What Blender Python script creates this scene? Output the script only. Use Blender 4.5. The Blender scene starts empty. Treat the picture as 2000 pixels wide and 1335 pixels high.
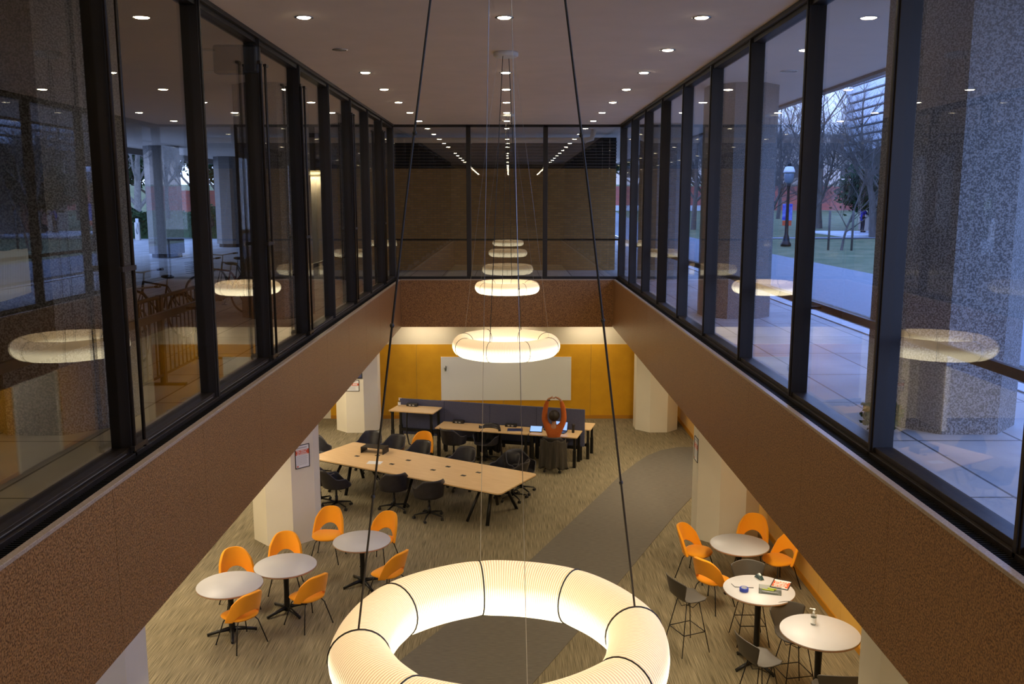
import bpy, bmesh, math, random
from mathutils import Vector, Matrix, Euler
random.seed(7)
PI = math.pi
SC = bpy.context.scene
COL = SC.collection
RINGP = .92; SKY = 2.3; EXPO = 1.08
def R(d): return math.radians(d)

# ------------------------------------------------------------------ materials
def mat(name, col, rough=.6, metal=0, col2=None, scale=8, stretch=(1, 1, 1), detail=4, lo=.35, hi=.65, bump=0, bscale=None, emit=None, estr=0, spec=.5, trans=0, rot=0, sheen=0):
    m = bpy.data.materials.new(name); m.use_nodes = True
    nt = m.node_tree; N = nt.nodes; L = nt.links
    b = N['Principled BSDF']
    b.inputs['Base Color'].default_value = (*col, 1)
    b.inputs['Roughness'].default_value = rough
    b.inputs['Metallic'].default_value = metal
    b.inputs['Specular IOR Level'].default_value = spec
    b.inputs['Transmission Weight'].default_value = trans
    b.inputs['Sheen Weight'].default_value = sheen
    if emit:
        b.inputs['Emission Color'].default_value = (*emit, 1); b.inputs['Emission Strength'].default_value = estr
    if col2 or bump:
        tc = N.new('ShaderNodeTexCoord'); mp = N.new('ShaderNodeMapping')
        mp.inputs['Scale'].default_value = stretch; mp.inputs['Rotation'].default_value[2] = rot
        L.new(tc.outputs['Object'], mp.inputs['Vector'])
        nz = N.new('ShaderNodeTexNoise'); nz.inputs['Scale'].default_value = scale; nz.inputs['Detail'].default_value = detail
        L.new(mp.outputs[0], nz.inputs['Vector'])
        if col2:
            cr = N.new('ShaderNodeValToRGB')
            cr.color_ramp.elements[0].position = lo; cr.color_ramp.elements[0].color = (*col, 1)
            cr.color_ramp.elements[1].position = hi; cr.color_ramp.elements[1].color = (*col2, 1)
            L.new(nz.outputs['Fac'], cr.inputs[0]); L.new(cr.outputs[0], b.inputs['Base Color'])
        if bump:
            bp = N.new('ShaderNodeBump'); bp.inputs['Strength'].default_value = bump; bp.inputs['Distance'].default_value = .01
            L.new(nz.outputs['Fac'], bp.inputs['Height']); L.new(bp.outputs[0], b.inputs['Normal'])
    return m
def brickmat(name, axis, c1, c2, mortar, bw=.2, bh=.068):
    m = mat(name, c1, .85); nt = m.node_tree; N = nt.nodes; L = nt.links; b = N['Principled BSDF']
    tc = N.new('ShaderNodeTexCoord'); sp = N.new('ShaderNodeSeparateXYZ'); cb = N.new('ShaderNodeCombineXYZ')
    L.new(tc.outputs['Object'], sp.inputs[0]); L.new(sp.outputs[axis], cb.inputs[0]); L.new(sp.outputs[2], cb.inputs[1])
    br = N.new('ShaderNodeTexBrick'); br.inputs['Scale'].default_value = 1
    br.inputs['Brick Width'].default_value = bw; br.inputs['Row Height'].default_value = bh; br.inputs['Mortar Size'].default_value = .006
    br.inputs['Color1'].default_value = (*c1, 1); br.inputs['Color2'].default_value = (*c2, 1); br.inputs['Mortar'].default_value = (*mortar, 1)
    L.new(cb.outputs[0], br.inputs['Vector']); L.new(br.outputs['Color'], b.inputs['Base Color'])
    bp = N.new('ShaderNodeBump'); bp.inputs['Strength'].default_value = .5; bp.inputs['Distance'].default_value = .01; bp.invert = True
    L.new(br.outputs['Fac'], bp.inputs['Height']); L.new(bp.outputs[0], b.inputs['Normal'])
    return m
def pavemat(name, c1, c2, mortar, bw, bh, msize=.012):
    m = mat(name, c1, .55); nt = m.node_tree; N = nt.nodes; L = nt.links; b = N['Principled BSDF']
    tc = N.new('ShaderNodeTexCoord')
    br = N.new('ShaderNodeTexBrick'); br.inputs['Scale'].default_value = 1; br.offset = 0
    br.inputs['Brick Width'].default_value = bw; br.inputs['Row Height'].default_value = bh; br.inputs['Mortar Size'].default_value = msize
    br.inputs['Color1'].default_value = (*c1, 1); br.inputs['Color2'].default_value = (*c2, 1); br.inputs['Mortar'].default_value = (*mortar, 1)
    nz = N.new('ShaderNodeTexNoise'); nz.inputs['Scale'].default_value = 1.3; nz.inputs['Detail'].default_value = 8
    mx = N.new('ShaderNodeMix'); mx.data_type = 'RGBA'; mx.blend_type = 'MULTIPLY'; mx.inputs[0].default_value = .6
    cr = N.new('ShaderNodeValToRGB'); cr.color_ramp.elements[0].position = .3; cr.color_ramp.elements[0].color = (.45, .45, .45, 1); cr.color_ramp.elements[1].position = .7
    L.new(tc.outputs['Object'], br.inputs['Vector']); L.new(tc.outputs['Object'], nz.inputs['Vector'])
    L.new(nz.outputs['Fac'], cr.inputs[0]); L.new(br.outputs['Color'], mx.inputs[6]); L.new(cr.outputs[0], mx.inputs[7]); L.new(mx.outputs[2], b.inputs['Base Color'])
    return m
def glassmat(name, tint, k=1.0):
    m = bpy.data.materials.new(name); m.use_nodes = True; nt = m.node_tree; N = nt.nodes; L = nt.links
    N.remove(N['Principled BSDF']); out = N['Material Output']
    tr = N.new('ShaderNodeBsdfTransparent'); tr.inputs[0].default_value = (*tint, 1)
    gl = N.new('ShaderNodeBsdfGlossy'); gl.inputs['Roughness'].default_value = 0.0; gl.inputs['Color'].default_value = (1, 1, 1, 1)
    lw = N.new('ShaderNodeLayerWeight'); lw.inputs['Blend'].default_value = .5
    pw = N.new('ShaderNodeMath'); pw.operation = 'POWER'; pw.inputs[1].default_value = 4.5
    ma = N.new('ShaderNodeMath'); ma.operation = 'MULTIPLY_ADD'; ma.inputs[1].default_value = .85 * k; ma.inputs[2].default_value = .034 * k
    mx = N.new('ShaderNodeMixShader')
    L.new(lw.outputs['Facing'], pw.inputs[0]); L.new(pw.outputs[0], ma.inputs[0]); L.new(ma.outputs[0], mx.inputs[0])
    L.new(tr.outputs[0], mx.inputs[1]); L.new(gl.outputs[0], mx.inputs[2]); L.new(mx.outputs[0], out.inputs['Surface'])
    return m
def emitmat(name, col, s):
    m = bpy.data.materials.new(name); m.use_nodes = True; nt = m.node_tree; N = nt.nodes
    N.remove(N['Principled BSDF']); e = N.new('ShaderNodeEmission'); e.inputs[0].default_value = (*col, 1); e.inputs[1].default_value = s
    nt.links.new(e.outputs[0], N['Material Output'].inputs['Surface']); return m

M = {}
M['granite'] = mat('brown granite', (.12, .05, .018), .42, col2=(.37, .185, .07), scale=70, detail=3, lo=.38, hi=.62, bump=.05)
M['cap'] = mat('honed granite edge', (.30, .22, .16), .35, col2=(.42, .33, .25), scale=80)
M['ceiling'] = mat('warm white plaster', (.84, .72, .60), .9, col2=(.88, .75, .63), scale=2.2, detail=8, bump=.03)
M['bronze'] = mat('dark bronze metal', (.020, .014, .010), .5, .2)
M['bronze2'] = mat('worn bronze metal', (.035, .024, .017), .4, .35, col2=(.02, .014, .010), scale=20)
M['grille'] = mat('black grille', (.012, .01, .009), .5, .5)
M['glass'] = glassmat('clear pane', (.93, .94, .96), .95)
M['glass1'] = glassmat('clear pane with warm cast', (.90, .88, .82), 1.05)  # warm light of the left side is put into this tint
M['glass3'] = glassmat('clear far pane', (.92, .92, .90), 3.0)
M['carpet'] = mat('woven striped carpet', (.10, .080, .040), .95, col2=(.34, .28, .17), scale=1, stretch=(130, 2.2, 1), detail=4, lo=.34, hi=.68, bump=.25)
M['lino'] = mat('dark walkway carpet', (.125, .108, .085), .9, col2=(.16, .14, .11), scale=1, stretch=(8, 60, 1), detail=5, bump=.1)
M['yellow'] = mat('yellow felt wall panel', (.66, .33, .004), .9, col2=(.72, .37, .006), scale=3, detail=6, sheen=.2)
M['ybase'] = mat('ochre baseboard', (.50, .21, .006), .6)
M['paint'] = mat('ivory paint', (.74, .68, .54), .7, col2=(.78, .72, .58), scale=1.2)
M['whitepaint'] = mat('white paint', (.80, .78, .74), .6)
M['board'] = mat('white board enamel', (.78, .80, .78), .12)
M['white'] = mat('white laminate', (.54, .53, .55), .42, col2=(.50, .49, .51), scale=1.5)
M['plyedge'] = mat('brown plywood edge', (.36, .20, .11), .5)
M['maple'] = mat('maple veneer', (.72, .47, .22), .38, col2=(.80, .55, .28), scale=1, stretch=(3, 40, 3), detail=7)
M['black'] = mat('black powder coated metal', (.014, .013, .012), .38, .3)
M['blackp'] = mat('black plastic', (.018, .017, .018), .45)
M['shell'] = mat('charcoal moulded shell', (.020, .018, .022), .42, col2=(.028, .025, .030), scale=12)
M['caster'] = mat('caster rubber', (.02, .02, .02), .6)
M['orange'] = mat('orange wool upholstery', (.90, .33, .001), .85, col2=(.98, .38, .002), scale=260, bump=.25, sheen=.15)
M['grey'] = mat('taupe moulded plastic', (.075, .063, .05), .5)
M['felt'] = mat('navy felt', (.075, .082, .15), .95, col2=(.09, .097, .17), scale=60, bump=.2)
M['chrome'] = mat('chrome', (.75, .75, .75), .15, 1)
M['knit'] = mat('rust orange knit', (.42, .09, .012), .95, col2=(.50, .12, .018), scale=70, bump=.5)
M['jeans'] = mat('dark trousers', (.022, .024, .034), .9)
M['skin'] = mat('skin', (.42, .20, .11), .5)
M['hair'] = mat('dark brown hair', (.012, .007, .004), .6, col2=(.026, .015, .009), scale=40, stretch=(1, 1, .2), bump=.8)
M['coat'] = mat('dark olive cloth', (.055, .045, .032), .95, col2=(.030, .026, .020), scale=5, stretch=(6, 6, .6), bump=.3)
M['blue'] = mat('royal blue jacket', (.02, .03, .42), .7)
M['navy'] = mat('navy cover', (.02, .03, .12), .5)
M['paper'] = mat('white paper', (.82, .82, .80), .7)
M['drab'] = mat('grey paper', (.34, .34, .28), .8)  # even grey, darker than the white paper
M['red'] = mat('red print', (.72, .10, .03), .6)
M['print'] = mat('grey print', (.45, .45, .47), .7)
M['screen'] = emitmat('lit laptop screen', (.30, .48, 1.0), .62)
M['poster'] = mat('violet screen print', (.10, .02, .20), .3, col2=(.05, .16, .22), scale=5)
M['tape'] = mat('blue tape', (.02, .05, .40), .4)
M['teal'] = mat('dark teal plastic', (.02, .05, .055), .4)
M['clear'] = glassmat('clear plastic', (.82, .84, .82), 1.5)
M['lime'] = mat('lime marker', (.45, .55, .05), .5)
M['brick'] = brickmat('brown brick', 0, (.44, .24, .075), (.56, .31, .10), (.30, .22, .12))
M['brickside'] = brickmat('red brick', 1, (.42, .13, .07), (.30, .09, .05), (.25, .2, .17))
M['stone'] = mat('speckled grey granite', (.085, .078, .07), .6, col2=(.29, .275, .26), scale=75, detail=2, lo=.42, hi=.6)
M['pave'] = pavemat('plaza paving', (.45, .43, .40), (.50, .48, .45), (.10, .09, .08), .9, 1.5)
M['pave2'] = pavemat('far plaza brick paving', (.42, .41, .40), (.52, .50, .48), (.26, .25, .25), .5, .5, .02)
M['kerb'] = mat('pale kerb stone', (.62, .60, .57), .6, col2=(.52, .5, .48), scale=6)
M['asphalt'] = mat('asphalt', (.20, .20, .205), .7, col2=(.26, .26, .265), scale=30, detail=8)
M['grass'] = mat('winter lawn', (.10, .125, .04), .95, col2=(.20, .19, .08), scale=.9, detail=12, bump=.4)
M['mulch'] = mat('leaf litter', (.16, .11, .07), .95, col2=(.05, .04, .03), scale=9, detail=10, bump=.5)
M['bark'] = mat('grey bark', (.10, .085, .07), .9, col2=(.16, .14, .12), scale=14, stretch=(1, 1, .2), bump=.5)
M['palebark'] = mat('pale bark', (.34, .31, .27), .9, col2=(.22, .2, .18), scale=10, bump=.4)
M['leaf'] = mat('dark evergreen leaves', (.012, .035, .014), .8, col2=(.03, .07, .025), scale=6, spec=.1)
M['slat'] = mat('white painted slats', (.80, .82, .86), .5)
M['tan'] = mat('tan render', (.42, .35, .29), .85, col2=(.38, .31, .26), scale=1.5)
M['dkwall'] = mat('dark brown cladding', (.075, .055, .042), .7, col2=(.095, .07, .052), scale=1, stretch=(30, 30, .4))
M['dk'] = mat('black louvre', (.02, .016, .013), .7)
M['net'] = mat('orange safety mesh', (.62, .14, .09), .7, col2=(.36, .14, .12), scale=3, stretch=(.3, .3, 2))
M['snow'] = mat('white stone', (.75, .75, .77), .6)
M['pipe'] = mat('insulated pipe', (.80, .70, .58), .6)
M['bikemetal'] = mat('bicycle paint black', (.018, .018, .02), .3, .4)
M['bikered'] = mat('bicycle paint red', (.28, .03, .02), .35, .3)
M['silver'] = mat('brushed aluminium', (.55, .55, .55), .3, .9)
M['banner'] = mat('blue banner cloth', (.03, .05, .45), .7, col2=(.25, .3, .7), scale=4)
M['warmstrip'] = emitmat('lit strip lamp', (1, .85, .45), 2.2)
M['downlight'] = emitmat('lit lamp lens', (1.0, .86, .58), 38)
M['offlight'] = mat('unlit lamp lens', (.30, .27, .23), .3)
M['lampglass'] = mat('frosted lamp globe', (.16, .22, .28), .3)

def ringmat():
    m = bpy.data.materials.new('ribbed lit fabric'); m.use_nodes = True; nt = m.node_tree; N = nt.nodes; L = nt.links
    b = N['Principled BSDF']; b.inputs['Base Color'].default_value = (.72, .56, .34, 1); b.inputs['Roughness'].default_value = .8
    tc = N.new('ShaderNodeTexCoord'); sp = N.new('ShaderNodeSeparateXYZ'); L.new(tc.outputs['Object'], sp.inputs[0])
    def mth(op, *a):
        n = N.new('ShaderNodeMath'); n.operation = op
        for i, x in enumerate(a):
            if isinstance(x, (int, float)): n.inputs[i].default_value = x
            else: L.new(x, n.inputs[i])
        return n.outputs[0]
    x, y, z = sp.outputs[0], sp.outputs[1], sp.outputs[2]
    rad = mth('SQRT', mth('ADD', mth('MULTIPLY', x, x), mth('MULTIPLY', y, y)))
    ang = mth('ARCTAN2', y, x)
    rib = mth('MULTIPLY_ADD', mth('COSINE', mth('MULTIPLY', ang, 288)), .5, .5)   # thin cords round the tube
    rib = mth('POWER', rib, 2.0)
    # no inner lamp is built: its brighter low inner glow is painted into the emission
    dx = mth('SUBTRACT', rad, .56); dz = mth('ADD', z, .05)
    d2 = mth('ADD', mth('MULTIPLY', dx, dx), mth('MULTIPLY', dz, dz))
    side = mth('MULTIPLY', mth('SUBTRACT', .075, z), 8.0)  # glow also painted dimmer towards the top of the tube
    side.node.use_clamp = True
    sm = mth('MULTIPLY', mth('MULTIPLY', side, side), mth('SUBTRACT', 3.0, mth('MULTIPLY', side, 2.0)))
    g = mth('ADD', mth('MULTIPLY_ADD', sm, 1.15, .36), mth('DIVIDE', .0065, mth('ADD', d2, .012)))
    st = mth('MULTIPLY', g, mth('MULTIPLY_ADD', rib, -.62, 1.08))
    cr = N.new('ShaderNodeValToRGB')
    cr.color_ramp.elements[0].position = .2; cr.color_ramp.elements[0].color = (1.0, .60, .26, 1)
    cr.color_ramp.elements[1].position = .85; cr.color_ramp.elements[1].color = (1.0, .86, .56, 1)
    L.new(st, cr.inputs[0]); L.new(cr.outputs[0], b.inputs['Emission Color'])
    L.new(mth('MULTIPLY', st, RINGP), b.inputs['Emission Strength'])
    bp = N.new('ShaderNodeBump'); bp.inputs['Strength'].default_value = .5; bp.inputs['Distance'].default_value = .004
    L.new(rib, bp.inputs['Height']); L.new(bp.outputs[0], b.inputs['Normal'])
    return m
M['ring'] = ringmat()
M['seam'] = mat('black seam wire', (.03, .025, .02), .5)

# ------------------------------------------------------------------ mesh builder
class MB:
    def __init__(s): s.v = []; s.f = []; s.sm = []; s.mi = []; s.cur = 0
    def add(s, vs, fs, smooth=False):
        o = len(s.v); s.v += [tuple(p) for p in vs]
        for f in fs: s.f.append([o + i for i in f]); s.sm.append(smooth); s.mi.append(s.cur)
        return s
    def box(s, x0, x1, y0, y1, z0, z1, rot=None, at=None):
        vs = [Vector((x, y, z)) for x in (x0, x1) for y in (y0, y1) for z in (z0, z1)]
        if rot is not None: vs = [rot @ p for p in vs]
        if at is not None: vs = [p + Vector(at) for p in vs]
        return s.add(vs, [(0, 1, 3, 2), (4, 6, 7, 5), (0, 4, 5, 1), (2, 3, 7, 6), (0, 2, 6, 4), (1, 5, 7, 3)])
    def bbox(s, x0, x1, y0, y1, z0, z1, b=.01):       # chamfered slab (plan corners rounded, top edge eased)
        pts = []
        for (cx, cy, a0) in ((x1 - b, y1 - b, 0), (x0 + b, y1 - b, 90), (x0 + b, y0 + b, 180), (x1 - b, y0 + b, 270)):
            for k in range(5): a = R(a0 + 22.5 * k); pts.append((cx + b * math.cos(a), cy + b * math.sin(a)))
        return s.prism(pts, z0, z1)
    def prism(s, pts, z0, z1):
        n = len(pts)
        vs = [(p[0], p[1], z0) for p in pts] + [(p[0], p[1], z1) for p in pts]
        fs = [tuple(range(n - 1, -1, -1)), tuple(range(n, 2 * n))] + [(i, (i + 1) % n, n + (i + 1) % n, n + i) for i in range(n)]
        return s.add(vs, fs)
    def tube(s, pts, r, n=8, cap=True, close=False):
        pts = [Vector(p) for p in pts]; k = len(pts)
        rs = r if isinstance(r, (list, tuple)) else [r] * k
        vs = []; up = None
        for i, p in enumerate(pts):
            if close: t = pts[(i + 1) % k] - pts[i - 1]
            else: t = pts[min(i + 1, k - 1)] - pts[max(i - 1, 0)]
            t.normalize()
            if up is None:
                up = Vector((0, 0, 1)) if abs(t.z) < .9 else Vector((1, 0, 0))
            a = t.cross(up)
            if a.length < 1e-5: a = t.orthogonal()
            a.normalize(); b = a.cross(t); up = b
            for j in range(n):
                q = 2 * PI * j / n; vs.append(p + a * rs[i] * math.cos(q) + b * rs[i] * math.sin(q))
        fs = []
        for i in range(k if close else k - 1):
            for j in range(n):
                a = i * n + j; b = i * n + (j + 1) % n; c = ((i + 1) % k) * n + (j + 1) % n; d = ((i + 1) % k) * n + j
                fs.append((a, d, c, b))
        s.add(vs, fs, True)
        if cap and not close:
            o = len(s.v) - len(vs)
            s.f.append([o + j for j in range(n)]); s.sm.append(False); s.mi.append(s.cur)
            s.f.append([o + (k - 1) * n + j for j in range(n - 1, -1, -1)]); s.sm.append(False); s.mi.append(s.cur)
        return s
    def lathe(s, prof, n=24, c=(0, 0, 0), smooth=True, cap=True):
        vs = []; fs = []
        for (r, z) in prof:
            for j in range(n):
                a = 2 * PI * j / n; vs.append((c[0] + r * math.cos(a), c[1] + r * math.sin(a), c[2] + z))
        for i in range(len(prof) - 1):
            for j in range(n): fs.append((i * n + j, i * n + (j + 1) % n, (i + 1) * n + (j + 1) % n, (i + 1) * n + j))
        s.add(vs, fs, smooth)
        if not cap: return s
        o = len(s.v) - len(vs)
        for i, rev in ((0, True), (len(prof) - 1, False)):
            if prof[i][0] > 1e-4:
                l = [o + i * n + j for j in range(n)]
                s.f.append(l[::-1] if rev else l); s.sm.append(False); s.mi.append(s.cur)
        return s
    def grid(s, fn, nu, nv, wrap=False):
        vs = [fn(i / (nu if wrap else nu - 1), j / (nv - 1)) for j in range(nv) for i in range(nu)]
        fs = []
        for j in range(nv - 1):
            for i in range(nu if wrap else nu - 1):
                fs.append((j * nu + i, j * nu + (i + 1) % nu, (j + 1) * nu + (i + 1) % nu, (j + 1) * nu + i))
        return s.add(vs, fs, True)
    def torus(s, c, Rr, r, n=24, m=6, axis='z', rot=None):
        pts = []
        for i in range(n):
            a = 2 * PI * i / n
            p = {'z': (math.cos(a), math.sin(a), 0), 'x': (0, math.cos(a), math.sin(a)), 'y': (math.cos(a), 0, math.sin(a))}[axis]
            q = Vector(p) * Rr
            if rot: q = rot @ q
            pts.append(q + Vector(c))
        return s.tube(pts, r, m, close=True)
    def ellipsoid(s, c, rx, ry, rz, n=14, m=9, z0=-1, rot=None):
        def fn(u, v):
            a = 2 * PI * u; t = -PI / 2 + PI * v
            t = max(t, math.asin(max(-1, z0)))
            p = Vector((rx * math.cos(a) * math.cos(t), ry * math.sin(a) * math.cos(t), rz * math.sin(t)))
            if rot: p = rot @ p
            return p + Vector(c)
        return s.grid(fn, n, m, True)
    def build(s, name, m, parent=None, solid=0, bevel=0, sub=0):
        me = bpy.data.meshes.new(name); me.from_pydata(s.v, [], s.f); me.validate()
        if len(me.polygons) == len(s.sm):
            me.polygons.foreach_set('use_smooth', s.sm)
            if isinstance(m, (list, tuple)): me.polygons.foreach_set('material_index', s.mi)
        for mm in (m if isinstance(m, (list, tuple)) else [m]): me.materials.append(mm if not isinstance(mm, str) else M[mm])
        o = bpy.data.objects.new(name, me); COL.objects.link(o)
        bm = bmesh.new(); bm.from_mesh(me); bmesh.ops.recalc_face_normals(bm, faces=bm.faces); bm.to_mesh(me); bm.free()
        if parent is not None: o.parent = parent
        if solid: md = o.modifiers.new('s', 'SOLIDIFY'); md.thickness = solid; md.offset = 0
        if sub: md = o.modifiers.new('u', 'SUBSURF'); md.levels = sub; md.render_levels = sub
        if bevel: md = o.modifiers.new('b', 'BEVEL'); md.width = bevel; md.segments = 2; md.limit_method = 'ANGLE'
        return o
def B(*a, **k): return MB().box(*a, **k)
def thing(name, label, cat, loc=(0, 0, 0), rz=0, group=None):
    o = bpy.data.objects.new(name, None); COL.objects.link(o); o.location = loc; o.rotation_euler = (0, 0, rz)
    o.empty_display_size = .1
    o['label'] = label; o['category'] = cat
    if group: o['group'] = group
    return o
def tag(o, label, cat, group=None):
    o['label'] = label; o['category'] = cat
    if group: o['group'] = group
    return o
def S(o, kind='structure'): o['kind'] = kind; return o
def dup(root, loc, rz, label, group=None):
    def cp(o, par):
        c = o.copy(); COL.objects.link(c)
        if par is not None: c.parent = par
        for ch in o.children: cp(ch, c)
        return c
    r = cp(root, None); r.location = loc; r.rotation_euler = (0, 0, rz); r['label'] = label
    if group: r['group'] = group
    return r
class Proto:                       # the first placing moves the built thing itself, later ones copy it
    def __init__(s, root): s.root = root; s.used = False
    def put(s, loc, rz, label, group=None):
        if not s.used:
            s.used = True; r = s.root; r.location = loc; r.rotation_euler = (0, 0, rz); r['label'] = label
            if group: r['group'] = group
            return r
        r = dup(s.root, loc, rz, label, group)
        if not group and 'group' in r: del r['group']
        return r
ORD = ['first', 'second', 'third', 'fourth', 'fifth', 'sixth', 'seventh', 'eighth', 'ninth', 'tenth', 'eleventh', 'twelfth', 'thirteenth', 'fourteenth', 'fifteenth', 'sixteenth']

# ------------------------------------------------------------------ the building
ZC = 8.08          # upper ceiling
ZG = 4.03          # plaza level
XP = 2.845         # inner face of the granite parapet
XG = 3.09          # glass plane
YF = 24.0          # far glazing
ZS = 2.78          # lower soffit
ML = [YF - 2.12 * k for k in range(1, 12)]

S(B(-9.2, 5.0, -.3, 24.9, -.2, 0).build('floor', 'carpet'))
lino = [(4.84, 21.66), (4.28, 21.64), (3.81, 21.36), (3.39, 20.87), (3.06, 20.31), (2.58, 19.39), (2.07, 18.21), (.45, 14.61), (-1.39, 11.19), (-2.9, 8.4), (-4.2, 6.2), (-4.2, 2), (-1.6, 2), (-1.6, 6.2), (-.75, 8.4), (.35, 10.56), (1.05, 11.98), (3.25, 16.62), (3.98, 18.06), (4.3, 18.5), (4.84, 18.9)]
S(MB().prism(lino[::-1], 0.0005, .006).build('floor', 'lino'))
# lower walls: yellow felt panels with white paint above
def panelwall(name, axis, c, a0, a1, face, w=.92):
    ob = MB(); a = a0
    while a < a1 - .01:
        b = min(a + w, a1)
        if axis == 'y': ob.box(a + .003, b - .003, c, c + face * .03, .1, 2.13)
        else: ob.box(c, c + face * .03, a + .003, b - .003, .1, 2.13)
        a = b
    return ob
wf = S(B(-9.2, 5.0, 24.67, 24.9, 0, ZS).build('wall_far', 'paint'))
panelwall('p', 'y', 24.67, -5.0, 4.82, -1, 1.225).build('felt_panel', 'yellow', wf)
S(B(-5.0, 4.82, 24.635, 24.67, 0, .1).build('baseboard_far', 'ybase'))
wr = S(B(4.85, 5.0, -.3, 24.67, 0, ZS).build('wall_right', 'paint'))
panelwall('p', 'x', 4.85, 21.4, 24.63, -1).build('felt_panel', 'yellow', wr)
panelwall('p', 'x', 4.85, 1.0, 19.4, -1).build('felt_panel', 'yellow', wr)
S(MB().box(4.80, 4.85, 21.4, 24.6, 0, .1).box(4.80, 4.85, 1, 19.4, 0, .1).build('baseboard_right', 'ybase'))
d = S(B(4.83, 4.85, 19.5, 21.3, 0, 2.05).build('door_1', 'print'))
MB().box(4.79, 4.85, 19.4, 19.5, 0, 2.13).box(4.79, 4.85, 21.3, 21.4, 0, 2.13).box(4.79, 4.85, 19.5, 21.3, 2.05, 2.13).build('door_frame', 'whitepaint', d)
MB().tube([(4.80, 20.35, .95), (4.78, 20.35, 1.0), (4.78, 20.35, 1.2), (4.80, 20.35, 1.25)], .012).build('door_handle', 'chrome', d)
S(B(-9.2, -9.0, -.3, 24.67, 0, ZS).build('wall_left', 'paint'))
S(B(-9.2, 5.0, -.5, -.3, 0, ZS).build('wall_near', 'paint'))
S(MB().box(-5.6, -5.45, 23.2, 24.67, 0, ZS).build('wall_left', 'whitepaint'))
# floor slabs round the opening; their undersides are the low ceiling
slab = MB().box(-9.2, -XP - .1, -.3, 24.9, ZS, 3.9).box(XP + .1, 5.0, -.3, 24.9, ZS, 3.9).box(-XP - .1, XP + .1, 23.85, 24.9, ZS, 3.9).box(-XP - .1, XP + .1, -.3, .35, ZS, 3.9)
S(slab.build('ceiling', 'paint'))
# granite parapets in panels
def parapet(name, side):
    ob = MB(); y = .45
    while y < 23.74:
        y1 = min(y + 1.94, 23.745)
        ob.box(side * XP, side * (XP + .1), y + .002, y1 - .002, ZS - .03, ZG - .02); y = y1
    o = S(ob.build(name, 'granite'))
    B(side * (XP - .004), side * (XP + .055), .45, 23.745, ZG - .025, ZG + .004).build('cap_edge', 'cap', o, bevel=.004)
    g = MB(); y = .5
    g.box(side * (XP + .055), side * (XG - .07), .45, 23.9, ZG - .10, ZG - .02)
    while y < 23.7: g.box(side * (XP + .058), side * (XG - .07), y, y + .009, ZG - .02, ZG - .002); y += .03
    g.build('ledge_grille', 'grille', o)
    return o
parapet('wall_left', -1); parapet('wall_right', 1)
pf = MB()
for k in range(3): pf.box(-XP + k * 5.69 / 3 + .002, -XP + (k + 1) * 5.69 / 3 - .002, 23.75, 23.85, ZS - .03, ZG - .02)
o = S(pf.build('wall_far', 'granite')); B(-XP, XP, 23.746, 23.80, ZG - .025, ZG + .004).build('cap_edge', 'cap', o)
B(-XP, XP, 23.80, 23.94, ZG - .05, ZG - .01).build('ledge_grille', 'grille', o)
# glazing
def sideglass(n, s):
    w = bpy.data.objects.new('window_%d' % n, None); COL.objects.link(w); S(w)
    ys = [YF] + ML
    for k in range(len(ys) - 1):
        B(s * XG - .006, s * XG + .006, ys[k + 1] + .03, ys[k] - .03, ZG + .07, ZC - .09).build('pane', 'glass1' if s < 0 else 'glass', w)
    for y in ML:
        MB().box(min(s * 3.0, s * 3.17), max(s * 3.0, s * 3.17), y - .035, y + .035, ZG - .02, ZC - .02).box(min(s * 2.985, s * 3.0), max(s * 2.985, s * 3.0), y - .018, y + .018, ZG, ZC - .03).build('mullion', 'bronze', w, bevel=.004)
    h = MB().box(min(s * 3.02, s * 3.17), max(s * 3.02, s * 3.17), .6, YF, ZC - .10, ZC).box(min(s * 2.97, s * 3.02), max(s * 2.97, s * 3.02), .6, YF, ZC - .05, ZC)
    h.build('head_frame', 'bronze', w, bevel=.004)
    h = MB().box(min(s * 3.02, s * 3.17), max(s * 3.02, s * 3.17), .6, YF, ZG - .1, ZG + .08).box(min(s * 2.985, s * 3.02), max(s * 2.985, s * 3.02), .6, YF, ZG - .1, ZG + .035)
    h.build('sill_frame', 'bronze2', w, bevel=.004)
    for i in range(len(ys) - 1):
        if s < 0: B(-3.018, -3.013, ys[i + 1] + .12, ys[i] - .12, ZG + .05, ZG + .056).build('sill_bead', 'silver', w)
    return w
sideglass(1, -1); sideglass(2, 1)
w3 = bpy.data.objects.new('window_3', None); COL.objects.link(w3); S(w3)
xs = [-3.05, -1.02, 1.02, 3.05]
for k in range(3): B(xs[k] + .03, xs[k + 1] - .03, YF + .094, YF + .106, ZG + .05, ZC - .05).build('pane', 'glass3', w3)
for x in xs[1:3]: B(x - .06, x + .06, YF, YF + .17, ZG - .02, ZC - .02).build('mullion', 'bronze', w3, bevel=.005)
for x in (-3.09, 3.09): B(x - .085, x + .085, YF - .02, YF + .17, ZG - .02, ZC).build('corner_post', 'bronze', w3, bevel=.005)
B(-3.05, 3.05, YF, YF + .16, ZC - .06, ZC).build('head_frame', 'bronze', w3); B(-3.05, 3.05, YF - .03, YF + .16, ZG - .1, ZG + .05).build('sill_frame', 'bronze', w3)
# upper ceiling runs on outside as the soffit
S(B(-14.2, 5.75, -26, 48, ZC, ZC + .5).build('ceiling', 'ceiling'))
S(MB().box(-14.35, -14.2, -26, 48, ZC - .22, ZC + 1.6).build('trim_1', 'stone')); S(MB().box(5.75, 5.9, -26, 48, ZC - .05, ZC + 1.6).build('trim_2', 'stone')); S(MB().box(-14.2, 5.75, 48, 48.2, ZC - .2, ZC + 1.6).build('trim_3', 'stone'))
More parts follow.
